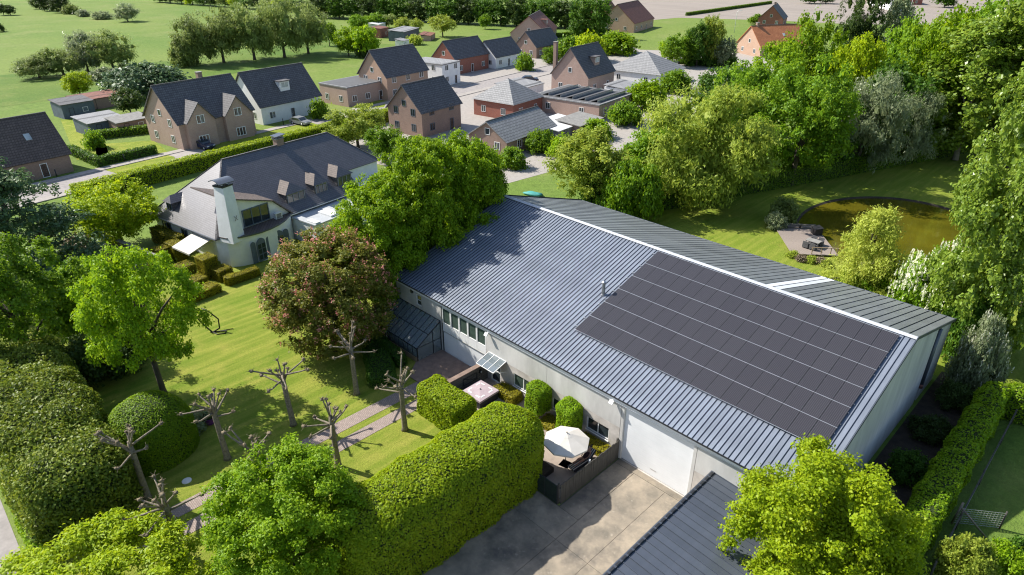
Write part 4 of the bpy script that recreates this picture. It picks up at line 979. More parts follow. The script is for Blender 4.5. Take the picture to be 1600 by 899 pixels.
# ------------------------------------------------------------------ clipped yew blocks in front of the villa
yew = [(272, 378, 2.0, 1.9, 1.5, 'tall clipped yew block beside the cream awning'), (286, 413, 1.9, 1.8, 1.7, 'tall clipped yew block in the middle of the yew garden'),
       (321, 400, 2.3, 1.7, 1.6, 'tallest clipped yew block between awning and downpipe'), (307, 433, 1.3, 1.7, 1.5, 'waist-high clipped yew cube behind the long low yew hedge'),
       (345, 418, 1.3, 1.7, 1.6, 'waist-high clipped yew cube beside the rounded bay'), (252, 386, 1.7, 1.5, 1.8, 'clipped yew block beside the villa garden door'), (243, 400, 1.5, 1.8, 1.3, 'clipped yew block half hidden behind the maple crown')]
for i, (px, py, z, a, b, lab) in enumerate(yew):
    g = G(px, py, z); hedge('yew_block', lab, 'topiary', g[0], g[1], (a, b, z), VA, .09, 'leaf_yew', 'core_yew', dens=190, size=.12, lump=.02, seed=40+i, jit=.15, group='clipped yew blocks by the villa')
def low_hedge(p, q, z, wd, lab, seed, stub=None):
    a, b = G(*p, z), G(*q, z); d = b-a; ln = np.linalg.norm(d[:2]); c = (a+b)/2
    return hedge('yew_hedge', lab, 'hedge', c[0], c[1], (ln, wd, z), math.atan2(d[1], d[0]), .08, 'leaf_yew', 'core_yew', dens=190, size=.12, lump=.02, seed=seed, jit=.15)
low_hedge((258, 474), (342, 443), .85, 1.0, 'long low clipped yew hedge at the edge of the lawn', 50)
low_hedge((322, 447), (334, 441), .95, 1.5, 'short step at the end of the long low yew hedge', 51)
low_hedge((352, 434), (402, 417), .9, 1.0, 'low clipped yew hedge running up to the chestnut', 52)
low_hedge((352, 430), (364, 430), .92, 1.2, 'short return of the low yew hedge by the bay', 53)

# ------------------------------------------------------------------ garden: pollarded limes
def pollard(x, y, h, seed, lab, lean=(0, 0), n=10):
    rg = random.Random(seed); t = thing('pollard_tree', lab, 'tree', (x, y, 0), 0, 'pollarded limes along the brick tracks')
    MB().tube([(0, 0, -.05), (.02, 0, .25), (lean[0]*.5, lean[1]*.5, h*.5), (lean[0], lean[1], h), (lean[0]*1.15, lean[1]*1.15, h+.75)], [.30, .215, .18, .175, .10], 9).build('trunk', 'bark_pollard', t)
    base = Vector((lean[0], lean[1], h))
    for j in range(n):
        a = j*2.4+rg.uniform(-.4, .4); el = rg.choice([-.1, .1, .25, .45, .8]) if j > 3 else rg.uniform(.95, 1.4)
        ln = rg.uniform(1.2, 2.1)*(1 if el < .9 else .85); z0 = rg.uniform(-.35, .55)
        p0 = base + Vector((0, 0, z0)); d = Vector((math.cos(a)*math.cos(el), math.sin(a)*math.cos(el), math.sin(el)))
        k = Vector((rg.uniform(-.2, .2), rg.uniform(-.2, .2), rg.uniform(.05, .3)))
        p1 = p0 + d*ln*.5 + k*.5; p2 = p0 + d*ln + k
        mb = MB(); mb.tube([p0, p0.lerp(p1, .5)+k*.12, p1, p1.lerp(p2, .55)-k*.15, p2], [.085, .07, .066, .05, .052], 6)
        b = mb.build('branch', 'bark_pollard', t)
        kb = MB()
        for q in range(3): kb.blob(p2 + Vector((rg.uniform(-.07, .07), rg.uniform(-.07, .07), rg.uniform(-.04, .06))), rg.uniform(.075, .13), rg.random(), .45)
        for q in range(7):
            dd = Vector((rg.uniform(-1, 1), rg.uniform(-1, 1), rg.uniform(-.2, 1))).normalized(); kb.tube([p2, p2+dd*rg.uniform(.15, .38)], [.02, .007], 4)
        kb.build('knuckle', 'knob', b)
    return t
PL = [(6.19, -8.63, 3.9, 'leafless pollarded lime standing between chestnut and brick tracks'), (6.15, -13.97, 3.8, 'leafless pollarded lime on the lawn side of the tracks, middle of its row'),
      (12.28, -8.54, 3.6, 'leafless pollarded lime beside the short clipped hedge'), (12.21, -13.96, 3.6, 'leafless pollarded lime between brick tracks and the tall clipped hedge'),
      (6.27, -18.9, 3.7, 'leafless pollarded lime beside the dome-shaped bush'), (12.2, -19.1, 3.9, 'leafless pollarded lime half hidden behind the bright round tree'),
      (6.2, -24.0, 3.8, 'leafless pollarded lime in front of the laurel bank'), (12.2, -24.2, 3.7, 'leafless pollarded lime rising from the ferny young tree')]
for i, (x, y, h, lab) in enumerate(PL): pollard(x, y, h, 60+i*3, lab, lean=((-.18, -.05) if i in (1, 4) else (.0, 0)), n=11)
# dome-shaped clipped bush
hedge('dome_bush', 'smooth dome-shaped clipped bush on the lawn', 'bush', 1.9, -22.0, (5.4, 5.4, 3.3), R(20), (2.6, 2.6, 2.6), 'leaf_bright', dens=340, size=.11, lump=.02, seed=70, jit=.3)
dc = thing('garden_disc', 'small white disc lying on the lawn beside the track', 'disc', (*G(292, 752)[:2], .01)); MB().lathe([(.3, 0), (.3, .04), (.24, .07)], 16).build('disc', 'plastic_white', dc)
sp = thing('garden_sculpture', 'dark curved ribbon sculpture standing on the open lawn', 'sculpture', (*G(333, 520)[:2], 0), R(30))
MB().tube([(.0, 0, .0), (-.5, .1, .25), (-1.2, .1, .9), (-1.55, 0, 1.7)], [.07, .07, .06, .05], 7).build('blade', 'black_matt', sp)
MB().tube([(.0, 0, .05), (.5, .35, .35), (.45, .5, 1.2), (-.4, .45, 1.9), (-1.0, .4, 2.15)], [.07, .07, .06, .06, .045], 7).build('blade', 'black_matt', sp)
MB().tube([(0, 0, .05), (.6, -.2, .05), (1.2, .1, .06), (1.0, .5, .06), (.5, .35, .06)], [.05]*5, 6).build('foot_loop', 'black_matt', sp)
MB().tube([(0, 0, .05), (.7, .5, .05), (1.4, 1.0, .08)], [.05, .045, .03], 6).build('foot_arm', 'black_matt', sp)
pt = thing('flower_pot', 'purple pot in the shade of a pollarded lime', 'pot', (*G(329, 662)[:2], 0)); MB().lathe([(.25, 0), (.42, .55), (.45, .6), (.4, .6), (.36, .5)], 14).build('pot', 'purple', pt); MB().blob((0, 0, .7), (.35, .35, .25), 5, .3, 2).build('plant', 'core_green', pt)
tree('shrub', 'small grey-leaved shrub beside the dome-shaped bush', 'shrub', *G(306, 668)[:2], 1.3, 1.1, 'bush', 'leaf_grey', 'far', 1, n=1800, size=.14)
hedge('low_hedge', 'dark low hedge curving beside the brown terrace', 'hedge', 4.2, -5.2, (6.2, 2.2, 1.0), R(-28), (.4, .4, .4), 'leaf_deep', dens=150, size=.13, seed=72)
hedge('low_hedge', 'dark low hedge in front of the greenhouse', 'hedge', 3.0, -3.5, (5.6, 1.0, 1.1), R(-8), (.3, .3, .3), 'leaf_deep', dens=150, size=.13, seed=73)

# ------------------------------------------------------------------ garden trees
tree('chestnut_tree', 'red-flowering chestnut tree with pink blossom candles on the lawn', 'tree', -.4, -6.4, 10.5, 5.0, 'dome', 'leaf_chestnut', 'hero', 1, flower='blossom_pink', nflower=1700, n=48000, size=.04)
HB = [(-2.6, .6, 13.2, 4.0, 'hornbeam crown at the villa end of the dense row'), (-2.4, 5.3, 15.8, 4.2, 'tallest hornbeam crown of the dense row beside warehouse roof'), (-2.4, 10.2, 15.3, 4.1, 'hornbeam crown next to the tallest of the dense row'), (-2.9, 12.9, 13.6, 2.8, 'hornbeam crown at the far end of the dense row')]
for i, (x, y, h, r, lab) in enumerate(HB): tree('hornbeam_tree', lab, 'tree', x, y, h, r, 'dome', 'leaf_bright', 'hero', i % 2, group='dense row of hornbeams by the warehouse', n=62000, size=.044)
tree('maple_tree', 'airy bright green maple with bare lower trunk at lawn edge', 'tree', -4.0, -19.3, 12.8, 4.1, 'open', 'leaf_bright', 'near', 2, n=30000, size=.042, bark='bark')
tree('round_tree', 'bright dense round tree beside the end of tall clipped hedge', 'tree', 18.4, -20.2, 8.2, 3.8, 'dome', 'leaf_bright', 'hero', 3, n=72000, size=.038)
tree('ferny_tree', 'low spreading young tree with ferny yellow-green leaves', 'tree', 14.2, -28.8, 4.4, 5.0, 'ferny', 'leaf_lime', 'near', 1, n=42000, size=.046)
tree('annex_tree', 'bright yellow-green tree growing over the annex roof', 'tree', 38.4, -2.6, 9.6, 4.4, 'round', 'leaf_lime', 'hero', 4, n=68000, size=.033)
# laurel bank by the side road
LB = [(-8.2, -26.9, (8.4, 5.4, 4.4), 'leaf_laurel', 'shaded laurel mound at the back of the laurel bank'), (-2.0, -27.0, (8.0, 5.6, 4.8), 'leaf_laurel', 'yellowish laurel mound in the middle of the laurel bank'), (3.6, -27.1, (7.0, 5.2, 4.5), 'leaf_laurel', 'glossy laurel mound at the near end of the laurel bank')]
for i, (x, y, dm, lf, lab) in enumerate(LB): hedge('laurel_bush', lab, 'bush', x, y, dm, R(-4+4*i), (1.5, 1.6, 1.7), lf, dens=220, size=.19, lump=.17, seed=120+i, group='laurel bank along the side road', jit=.7, rough=2.6)
hedge('road_hedge', 'low green hedge strip along the side road', 'hedge', -1., -29.9, (26, .9, 1.0), 0, .3, 'leaf_bright', dens=110, size=.15, seed=75)
tree('lawn_tree', 'light airy tree behind the laurel bank', 'tree', -14.5, -25.3, 11.6, 4.6, 'open', 'leaf_mid', 'near', 0, n=26000, size=.045)
tree('lawn_tree', 'leafy green tree between cedar and laurel bank', 'tree', -17.5, -21.0, 7.0, 3.4, 'round', 'leaf_mid', 'mid', 1)
tree('shrub', 'dark evergreen shrub under the airy maple', 'shrub', -10.5, -21.2, 4.2, 2.9, 'bush', 'leaf_dark', 'mid', 3, n=8000)
tree('shrub', 'brown-twigged bare shrub beside the courtyard wall', 'shrub', *G(128, 400)[:2], 2.6, 2.0, 'bush', 'twig_brown', 'far', 2, n=1800, size=.12)
tree('shrub', 'dark green shrub below the cedar skirts', 'shrub', *G(120, 440)[:2], 3.4, 3.0, 'bush', 'leaf_deep', 'mid', 1)
tree('cedar_tree', 'big dark blue-green cedar with layered branches', 'tree', -31.0, -22.5, 14.0, 9.0, 'cedar', 'leaf_conifer', 'hero', 0, n=24000, size=.05)
tree_px('yellow_maple', 'yellow-green maple between cedar and villa', 'tree', 192, 385, 284, 62, 'round', 'leaf_lime', 'near', 2)
tree('shrub', 'small rounded shrub in front of the cedar', 'shrub', *G(150, 345)[:2], 3.0, 2.4, 'bush', 'leaf_mid', 'far', 0, n=3000, size=.1)

# ================================================================== STREET AND NEIGHBOURING HOUSES
hc = along(S0, 22, 4.6)
hedge('street_hedge', 'long clipped green hedge between street and villa', 'hedge', hc[0], hc[1], (2.0, 62, 2.3), TH, .25, 'leaf_hedge', dens=60, size=.22, lump=.04, seed=80)
for i, s in enumerate((-6, 4, 14, 24, 34)):
    p = along(S0, s, -8.9); o = thing('street_post', ['short dark post on the far pavement near the brown-roofed house', 'short dark post on the far pavement beside the garden fence', 'short dark post on the far pavement by the twin-gabled house', 'short dark post on the far pavement by the white house', 'short dark post on the far pavement near the flat brick block'][i], 'post', (p[0], p[1], .1), 0, 'posts along the street')
    MB().tube([(0, 0, 0), (0, 0, 1.1)], .07, 7).build('shaft', 'dark_trim', o); MB().blob((0, 0, 1.12), .09, 1, .0).build('cap', 'dark_trim', o)
def house(label, px, py, wx, dy, wh_, rh, wall, roof, kind='gable', corner=(1, -1), rot=TH, chim=None, dormers=0, front='', gables=0, name='house', wins=2, winframe='white_paint', skylights=0):
    """corner = which foot corner stands at the picture point; wx across, dy along the ridge (local y)"""
    g = G(px, py); c, s = math.cos(rot), math.sin(rot); lx_, ly_ = corner[0]*wx/2, corner[1]*dy/2
    cx, cy = g[0]-(c*lx_-s*ly_), g[1]-(s*lx_+c*ly_)
    t = thing(name, label, 'house', (cx, cy, 0), rot); X, Y = wx/2, dy/2
    if kind == 'gable':
        mb = MB().add([(-X, -Y, 0), (X, -Y, 0), (X, -Y, wh_), (0, -Y, rh), (-X, -Y, wh_), (-X, Y, 0), (X, Y, 0), (X, Y, wh_), (0, Y, rh), (-X, Y, wh_)],
                      [(0, 1, 2, 3, 4), (9, 8, 7, 6, 5), (1, 6, 7, 2), (5, 0, 4, 9), (2, 7, 8, 3), (4, 3, 8, 9), (0, 5, 6, 1)])
    else: mb = MB().box(-X, -Y, 0, X, Y, wh_)
    mb.build('wall', wall, t)
    ov = .35; k = (rh-wh_)/X
    if kind == 'gable':
        r = MB().slab([(X+ov, -Y-ov, wh_-k*ov+.1), (X+ov, Y+ov, wh_-k*ov+.1), (0, Y+ov, rh+.1), (0, -Y-ov, rh+.1)], .14); r.slab([(0, -Y-ov, rh+.1), (0, Y+ov, rh+.1), (-X-ov, Y+ov, wh_-k*ov+.1), (-X-ov, -Y-ov, wh_-k*ov+.1)], .14)
        ro = r.build('roof', roof, t); MB().bar((0, -Y-ov, rh+.12), (0, Y+ov, rh+.12), .25, .12).build('ridge', 'roof_slate', ro)
    elif kind == 'hip':
        rl = max(0, Y-X)
        a, b, c_, d = (X+ov, -Y-ov, wh_), (X+ov, Y+ov, wh_), (-X-ov, Y+ov, wh_), (-X-ov, -Y-ov, wh_); p, q = (0, -rl-.01, rh), (0, rl+.01, rh)
        ro = MB().add([a, b, c_, d, p, q], [(0, 1, 5, 4), (1, 2, 5), (2, 3, 4, 5), (3, 0, 4), (3, 2, 1, 0)]).build('roof', roof, t)
        MB().bar(p, q, .22, .1).build('ridge', 'roof_slate', ro)
    else:
        ro = MB().box(-X-.12, -Y-.12, wh_, X+.12, Y+.12, wh_+.25).build('roof', roof, t)
        MB().box(-X+.3, -Y+.3, wh_+.25, X-.3, Y-.3, wh_+.29).build('roof_felt', 'roof_grey', ro)
    storeys = 2 if wh_ > 4.2 else 1
    for st in range(storeys):
        z0 = .9+st*2.7
        for i in range(wins):
            y = -Y+dy*(i+.5)/wins
            if st == 0 and i == wins//2:
                win_x(t, y-.5, y+.5, .05, 2.15, X+.05, winframe, 'roof_brown', 1, .08, 'door')
            else: win_x(t, y-.65, y+.65, z0, z0+1.3, X+.05, winframe, 'glass', 2, .08)
        for i in range(2): x = -X+wx*(i+.5)/2; window(t, x-.55, x+.55, z0, z0+1.3, -Y-.05, winframe, 'glass', 2, .08)
    if kind == 'gable' and rh-wh_ > 2.5: window(t, -.5, .5, wh_+.5, wh_+1.6, -Y-.05, winframe, 'glass', 1, .08)
    if chim is not None:
        x, y = chim; zc = rh-abs(x)*k if kind != 'flat' else wh_
        h_ = MB().box(x-.4, y-.4, zc-.8, x+.4, y+.4, max(rh, zc)+.9).build('chimney', 'brick_brown', t); MB().box(x-.48, y-.48, max(rh, zc)+.9, x+.48, y+.48, max(rh, zc)+1.0).build('chimney_cap', 'stone_grey', h_)
    for i in range(dormers):
        y = -Y+dy*(i+.5)/dormers; xd = X*.62; zb = rh-xd*k
        d = MB().box(xd*.2, y-1.1, zb-.6, xd+.5, y+1.1, zb+1.35).build('dormer', front or wall, t); MB().box(xd*.1, y-1.3, zb+1.35, xd+.75, y+1.3, zb+1.5).build('dormer_roof', roof, d)
        win_x(d, y-.85, y+.85, zb+.15, zb+1.2, xd+.56, winframe, 'glass_pale', 2, .08)
    for i in range(skylights):
        y = -Y+dy*(i+.5)/skylights; xs_ = X*.5; zs = rh-xs_*k+.1; n = Vector((k, 0, 1)).normalized(); d = Vector((1, 0, -k)).normalized()
        P = [Vector((xs_, y, zs))+d*a+Vector((0, b, 0))+n*.08 for a, b in ((-.55, -.4), (.55, -.4), (.55, .4), (-.55, .4))]
        MB().slab([P[0], P[1], P[2], P[3]], .1).build('rooflight', 'glass_pale', ro)
    for i in range(gables):
        y = -Y+dy*(i+.5)/gables; gw_ = dy/gables*.36; gh_ = wh_+gw_*1.15; xr = X+.9
        d = MB().add([(0, y-gw_, 0), (0, y+gw_, 0), (0, y+gw_, wh_), (0, y, gh_), (0, y-gw_, wh_), (xr, y-gw_, 0), (xr, y+gw_, 0), (xr, y+gw_, wh_), (xr, y, gh_), (xr, y-gw_, wh_)],
                     [(4, 3, 2, 1, 0), (5, 6, 7, 8, 9), (1, 2, 7, 6), (0, 5, 9, 4), (2, 3, 8, 7), (3, 4, 9, 8)]).build('front_gable', front or wall, t)
        MB().slab([(xr+.3, y-gw_-.2, wh_-.15), (xr+.3, y, gh_+.12), (0, y, gh_+.12), (0, y-gw_-.2, wh_-.15)], .12).build('gable_roof', roof, d)
        MB().slab([(xr+.3, y, gh_+.12), (xr+.3, y+gw_+.2, wh_-.15), (0, y+gw_+.2, wh_-.15), (0, y, gh_+.12)], .12).build('gable_roof', roof, d)
        win_x(d, y-.7, y+.7, wh_-.5, wh_+.9, xr+.05, winframe, 'glass_pale', 2, .09); win_x(d, y-.9, y+.9, .6, 2.1, xr+.05, winframe, 'glass', 3, .09)
    return t
house('brown-roofed brick house with two rooflights beside the street', 116, 268, 10, 15, 3.0, 8.2, 'brick_brown', 'roof_brown', corner=(1, 1), skylights=2, chim=(-1, 0))
house('pinkish brick house with two steep front gables', 288, 236, 11, 14, 4.6, 10.0, 'brick_pink', 'roof_slate', gables=2, winframe='white_paint', chim=(-1.2, 2))
house('white-walled house with dark roof and wide dormer', 412, 196, 10, 14, 3.6, 9.2, 'white_render', 'roof_slate', dormers=1, front='white_render', wins=3)
house('long brick house with flat pale roof', 545, 168, 9, 15, 3.9, 4.1, 'brick_pink', 'roof_grey', 'flat', wins=4)
house('tall orange brick house with steep slate roof', 607, 158, 9, 13, 5.2, 10.2, 'brick_orange', 'roof_slate', wins=3)
house('white box-shaped house with flat roof', 692, 136, 11, 7, 5.0, 5.2, 'white_render', 'roof_grey', 'flat', rot=TH+R(3))
house('brick house with red gable behind the white box house', 712, 118, 8, 14, 4.2, 8.2, 'brick_red', 'roof_slate', wins=3)
house('brown brick house with dark roof nearest the hornbeam row', 661, 216, 8.5, 10.5, 4.6, 8.8, 'brick_brown', 'roof_slate', wins=2, winframe='shed_blue')
house('red brick house with grey pyramid hip roof', 802, 190, 10, 10, 3.2, 7.0, 'brick_red', 'roof_grey', 'hip')
house('low house with wide grey roof behind the hornbeam row', 792, 246, 8, 14, 2.6, 5.2, 'brick_brown', 'roof_grey')
house('pale pink house with navy roof and tall side chimney', 918, 150, 10, 12, 4.2, 10.0, 'brick_pink', 'roof_slate', chim=(-4.6, -5.2), dormers=1, front='brick_pink')
house('white bungalow with broad grey hipped roof', 1030, 138, 15, 14, 3.0, 7.2, 'white_render', 'roof_grey', 'hip', wins=3)
house('small white house with dark roof between the brick houses', 775, 108, 8, 12, 3.2, 7.0, 'white_render', 'roof_slate', wins=3)
house('dark-roofed house behind the white bungalow row', 838, 92, 8, 13, 3.4, 7.4, 'brick_brown', 'roof_slate', wins=3)
house('long red-roofed farmhouse below the tree line', 855, 70, 13, 22, 3.6, 9.0, 'brick_pink', 'roof_red', rot=TH+R(25), wins=4, dormers=1, front='brick_pink')
house('red-roofed barn beside the ploughed field', 990, 52, 15, 24, 3.6, 10.0, 'brick_orange', 'roof_red', rot=TH+R(8), wins=4)
house('small red cottage behind the red-roofed barn', 948, 36, 9, 10, 4.0, 8.5, 'brick_red', 'roof_red')
house('farmhouse with bright orange tiled roof among the trees', 1150, 82, 12, 20, 3.2, 8.5, 'brick_orange', 'roof_orange', corner=(-1, -1), rot=TH-R(35), skylights=1, chim=(0, -8))
house('dark slate-roofed cottage at the field edge', 1222, 42, 10, 14, 3.0, 8.0, 'brick_red', 'roof_slate', rot=TH+R(10), chim=(0, 0))
house('orange-roofed house far across the ploughed field', 1400, 6, 12, 24, 4.0, 9.0, 'brick_orange', 'roof_orange', rot=R(30), wins=5)
house('row house with dark roof far across the ploughed field', 1440, 8, 12, 24, 4.0, 9.5, 'brick_red', 'roof_slate', rot=R(30), wins=5)
house('pale long shed far across the ploughed field', 1415, 17, 8, 40, 3.2, 5.0, 'white_render', 'roof_grey', rot=R(35), wins=5, name='shed')
# flat-roofed block with rows of panels
fb_ = house('flat brick outbuilding with rows of tilted dark roof panels', 935, 190, 16, 14, 3.0, 3.2, 'brick_pink', 'roof_grey', 'flat', name='outbuilding', wins=3)
for i in range(5):
    x = -6.2+i*2.9; MB().slab([(x, -5.8, 3.35), (x+1.6, -5.8, 3.9), (x+1.6, 5.8, 3.9), (x, 5.8, 3.35)], .06).build('roof_panel', 'pv_glass', fb_); MB().box(x+1.4, -5.7, 3.25, x+1.5, 5.7, 3.8).build('panel_support', 'alu', fb_)
def shed(label, px, py, wx, dy, h, wall, roof, rot=TH, cat='shed', name='shed'):
    g = G(px, py); t = thing(name, label, cat, (g[0], g[1], 0), rot)
    MB().box(-wx/2, -dy/2, 0, wx/2, dy/2, h).build('wall', wall, t); MB().slab([(wx/2+.2, -dy/2-.2, h+.03), (wx/2+.2, dy/2+.2, h+.03), (-wx/2-.2, dy/2+.2, h+.5), (-wx/2-.2, -dy/2-.2, h+.5)], .12).build('roof', roof, t)
    win_x(t, -dy*.3, -dy*.3+.9, .05, min(2, h-.2), wx/2+.04, 'dark_trim', 'roof_brown', 1, .07, 'door'); win_x(t, dy*.12, dy*.12+1., .9, min(1.8, h-.2), wx/2+.04, 'white_paint', 'glass', 1, .07)
    return t
shed('grey garden shed with pale flat roof beside the twin-gabled house', 160, 205, 6, 6.5, 2.4, 'shed_blue', 'roof_grey')
shed('small brick shed with red roof behind the garden shed', 205, 205, 4, 6, 2.3, 'brick_brown', 'stone_grey')
shed('long red-roofed low barn at the meadow edge', 165, 165, 5, 12, 2.2, 'brick_brown', 'roof_red')
shed('dark little barn next to the red-roofed low barn', 118, 180, 5, 6, 2.8, 'shed_blue', 'roof_slate')
shed('white-roofed open carport behind the low grey roof', 872, 212, 6, 9, 2.2, 'stone_grey', 'plastic_white')
shed('pale outbuilding with flat roof beside the hip-roofed house', 812, 150, 7, 9, 2.6, 'white_render', 'roof_grey')
shed('low brown outbuilding beside the white carport', 905, 208, 5, 8, 2.4, 'brick_brown', 'stone_grey')
shed('low garage with grey roof behind the navy-roofed house', 975, 152, 6, 8, 2.6, 'white_render', 'roof_grey')
shed('blue-grey allotment shed with pale roof by the tree line', 632, 61, 6, 14, 3.2, 'shed_blue', 'roof_grey', R(30))
shed('small red hut beside the allotment shed', 594, 58, 4, 6, 3.2, 'brick_red', 'roof_red', R(25))
shed('white site cabin beside the red hut', 590, 48, 4, 7, 2.6, 'plastic_white', 'plastic_white', R(30))
shed('tiny white cabin with grey roof in the allotments', 629, 76, 3.2, 3.4, 2.6, 'white_render', 'roof_grey', R(20))
shed('low red brick lean-to at the allotments', 668, 62, 4, 9, 1.8, 'brick_pink', 'roof_red', R(40))
def car(label, px, py, rot, paint):
    g = G(px, py); t = thing('parked_car', label, 'car', (g[0], g[1], .02), rot, 'cars parked by the houses')
    prof = [(-2.1, .35), (2.1, .35), (2.15, .7), (1.9, .85), (1.0, .95), (.35, 1.42), (-1.2, 1.45), (-1.95, 1.0), (-2.15, .8)]
    mb = MB(); n = len(prof); mb.add([(x, -.85, z) for x, z in prof]+[(x, .85, z) for x, z in prof], [tuple(range(n)), tuple(range(2*n-1, n-1, -1))]+[(i, n+i, n+(i+1) % n, (i+1) % n) for i in range(n)])
    mb.build('body', paint, t)
    for y in (-.856, .856): MB().slab([(.85, y, .97), (.32, y, 1.36), (-1.1, y, 1.38), (-1.6, y, 1.0)], .005).build('side_window', 'glass', t)
    MB().slab([(1.02, -.7, .99), (1.02, .7, .99), (.38, .7, 1.435), (.38, -.7, 1.435)], .01).build('windscreen', 'glass', t)
    for x in (-1.3, 1.3):
        for y in (-.8, .8):
            w_ = MB().tube([(x, y-.1, .33), (x, y+.1, .33)], .33, 14).build('wheel', 'tyre', t); MB().tube([(x, y-.11, .33), (x, y+.11, .33)], .19, 10).build('rim', 'alu', w_)
    for y in (-.6, .6): MB().box(2.1, y-.2, .62, 2.165, y+.2, .76).build('headlight', 'plastic_white', t)
car('navy car parked in front of the twin-gabled house', 318, 232, TH+R(8), 'car_navy')
car('grey car parked in front of the white-walled house', 470, 195, TH+R(5), 'car_grey')
car('navy car parked beside the pink gabled house', 828, 128, R(50), 'car_navy')
# gardens in front of the houses
for i, (pts, m) in enumerate((([(95, 188), (150, 182), (175, 255), (120, 250)], 'lawn'), ([(150, 226), (240, 220), (275, 248), (190, 274), (150, 262)], 'lawn'), ([(560, 152), (605, 158), (600, 168), (555, 170)], 'lawn'), ([(300, 238), (400, 205), (480, 190), (500, 196), (330, 244)], 'lawn'))):
    sheet('front_garden', [G(*p)[:2] for p in pts], .04, m)
sheet('drive', [G(*p)[:2] for p in ((250, 240), (300, 232), (345, 238), (300, 252))], .045, 'pavement')
for i, (p, q, lab) in enumerate((((150, 218), (235, 208), 'clipped hedge behind the front lawns'), ((112, 240), (160, 262), 'dark hedge beside the brown-roofed house'), ((160, 258), (245, 240), 'low dark garden fence hedge along the street'), ((640, 226), (690, 232), 'hedge behind the brown brick house'), ((1060, 100), (1150, 104), 'clipped hedge below the orange farmhouse'), ((840, 62), (945, 50), 'field hedge beside the red-roofed farmhouse'), ((1072, 25), (1205, 6), 'thin hedge crossing the ploughed field'))):
    a, b = G(*p), G(*q); d = b-a; hedge('garden_hedge', lab, 'hedge', (a[0]+b[0])/2, (a[1]+b[1])/2, (np.linalg.norm(d[:2]), 1.2, 1.5), math.atan2(d[1], d[0]), .25, 'leaf_deep' if i in (1, 2) else 'leaf_mid', dens=40, size=.26, seed=90+i)

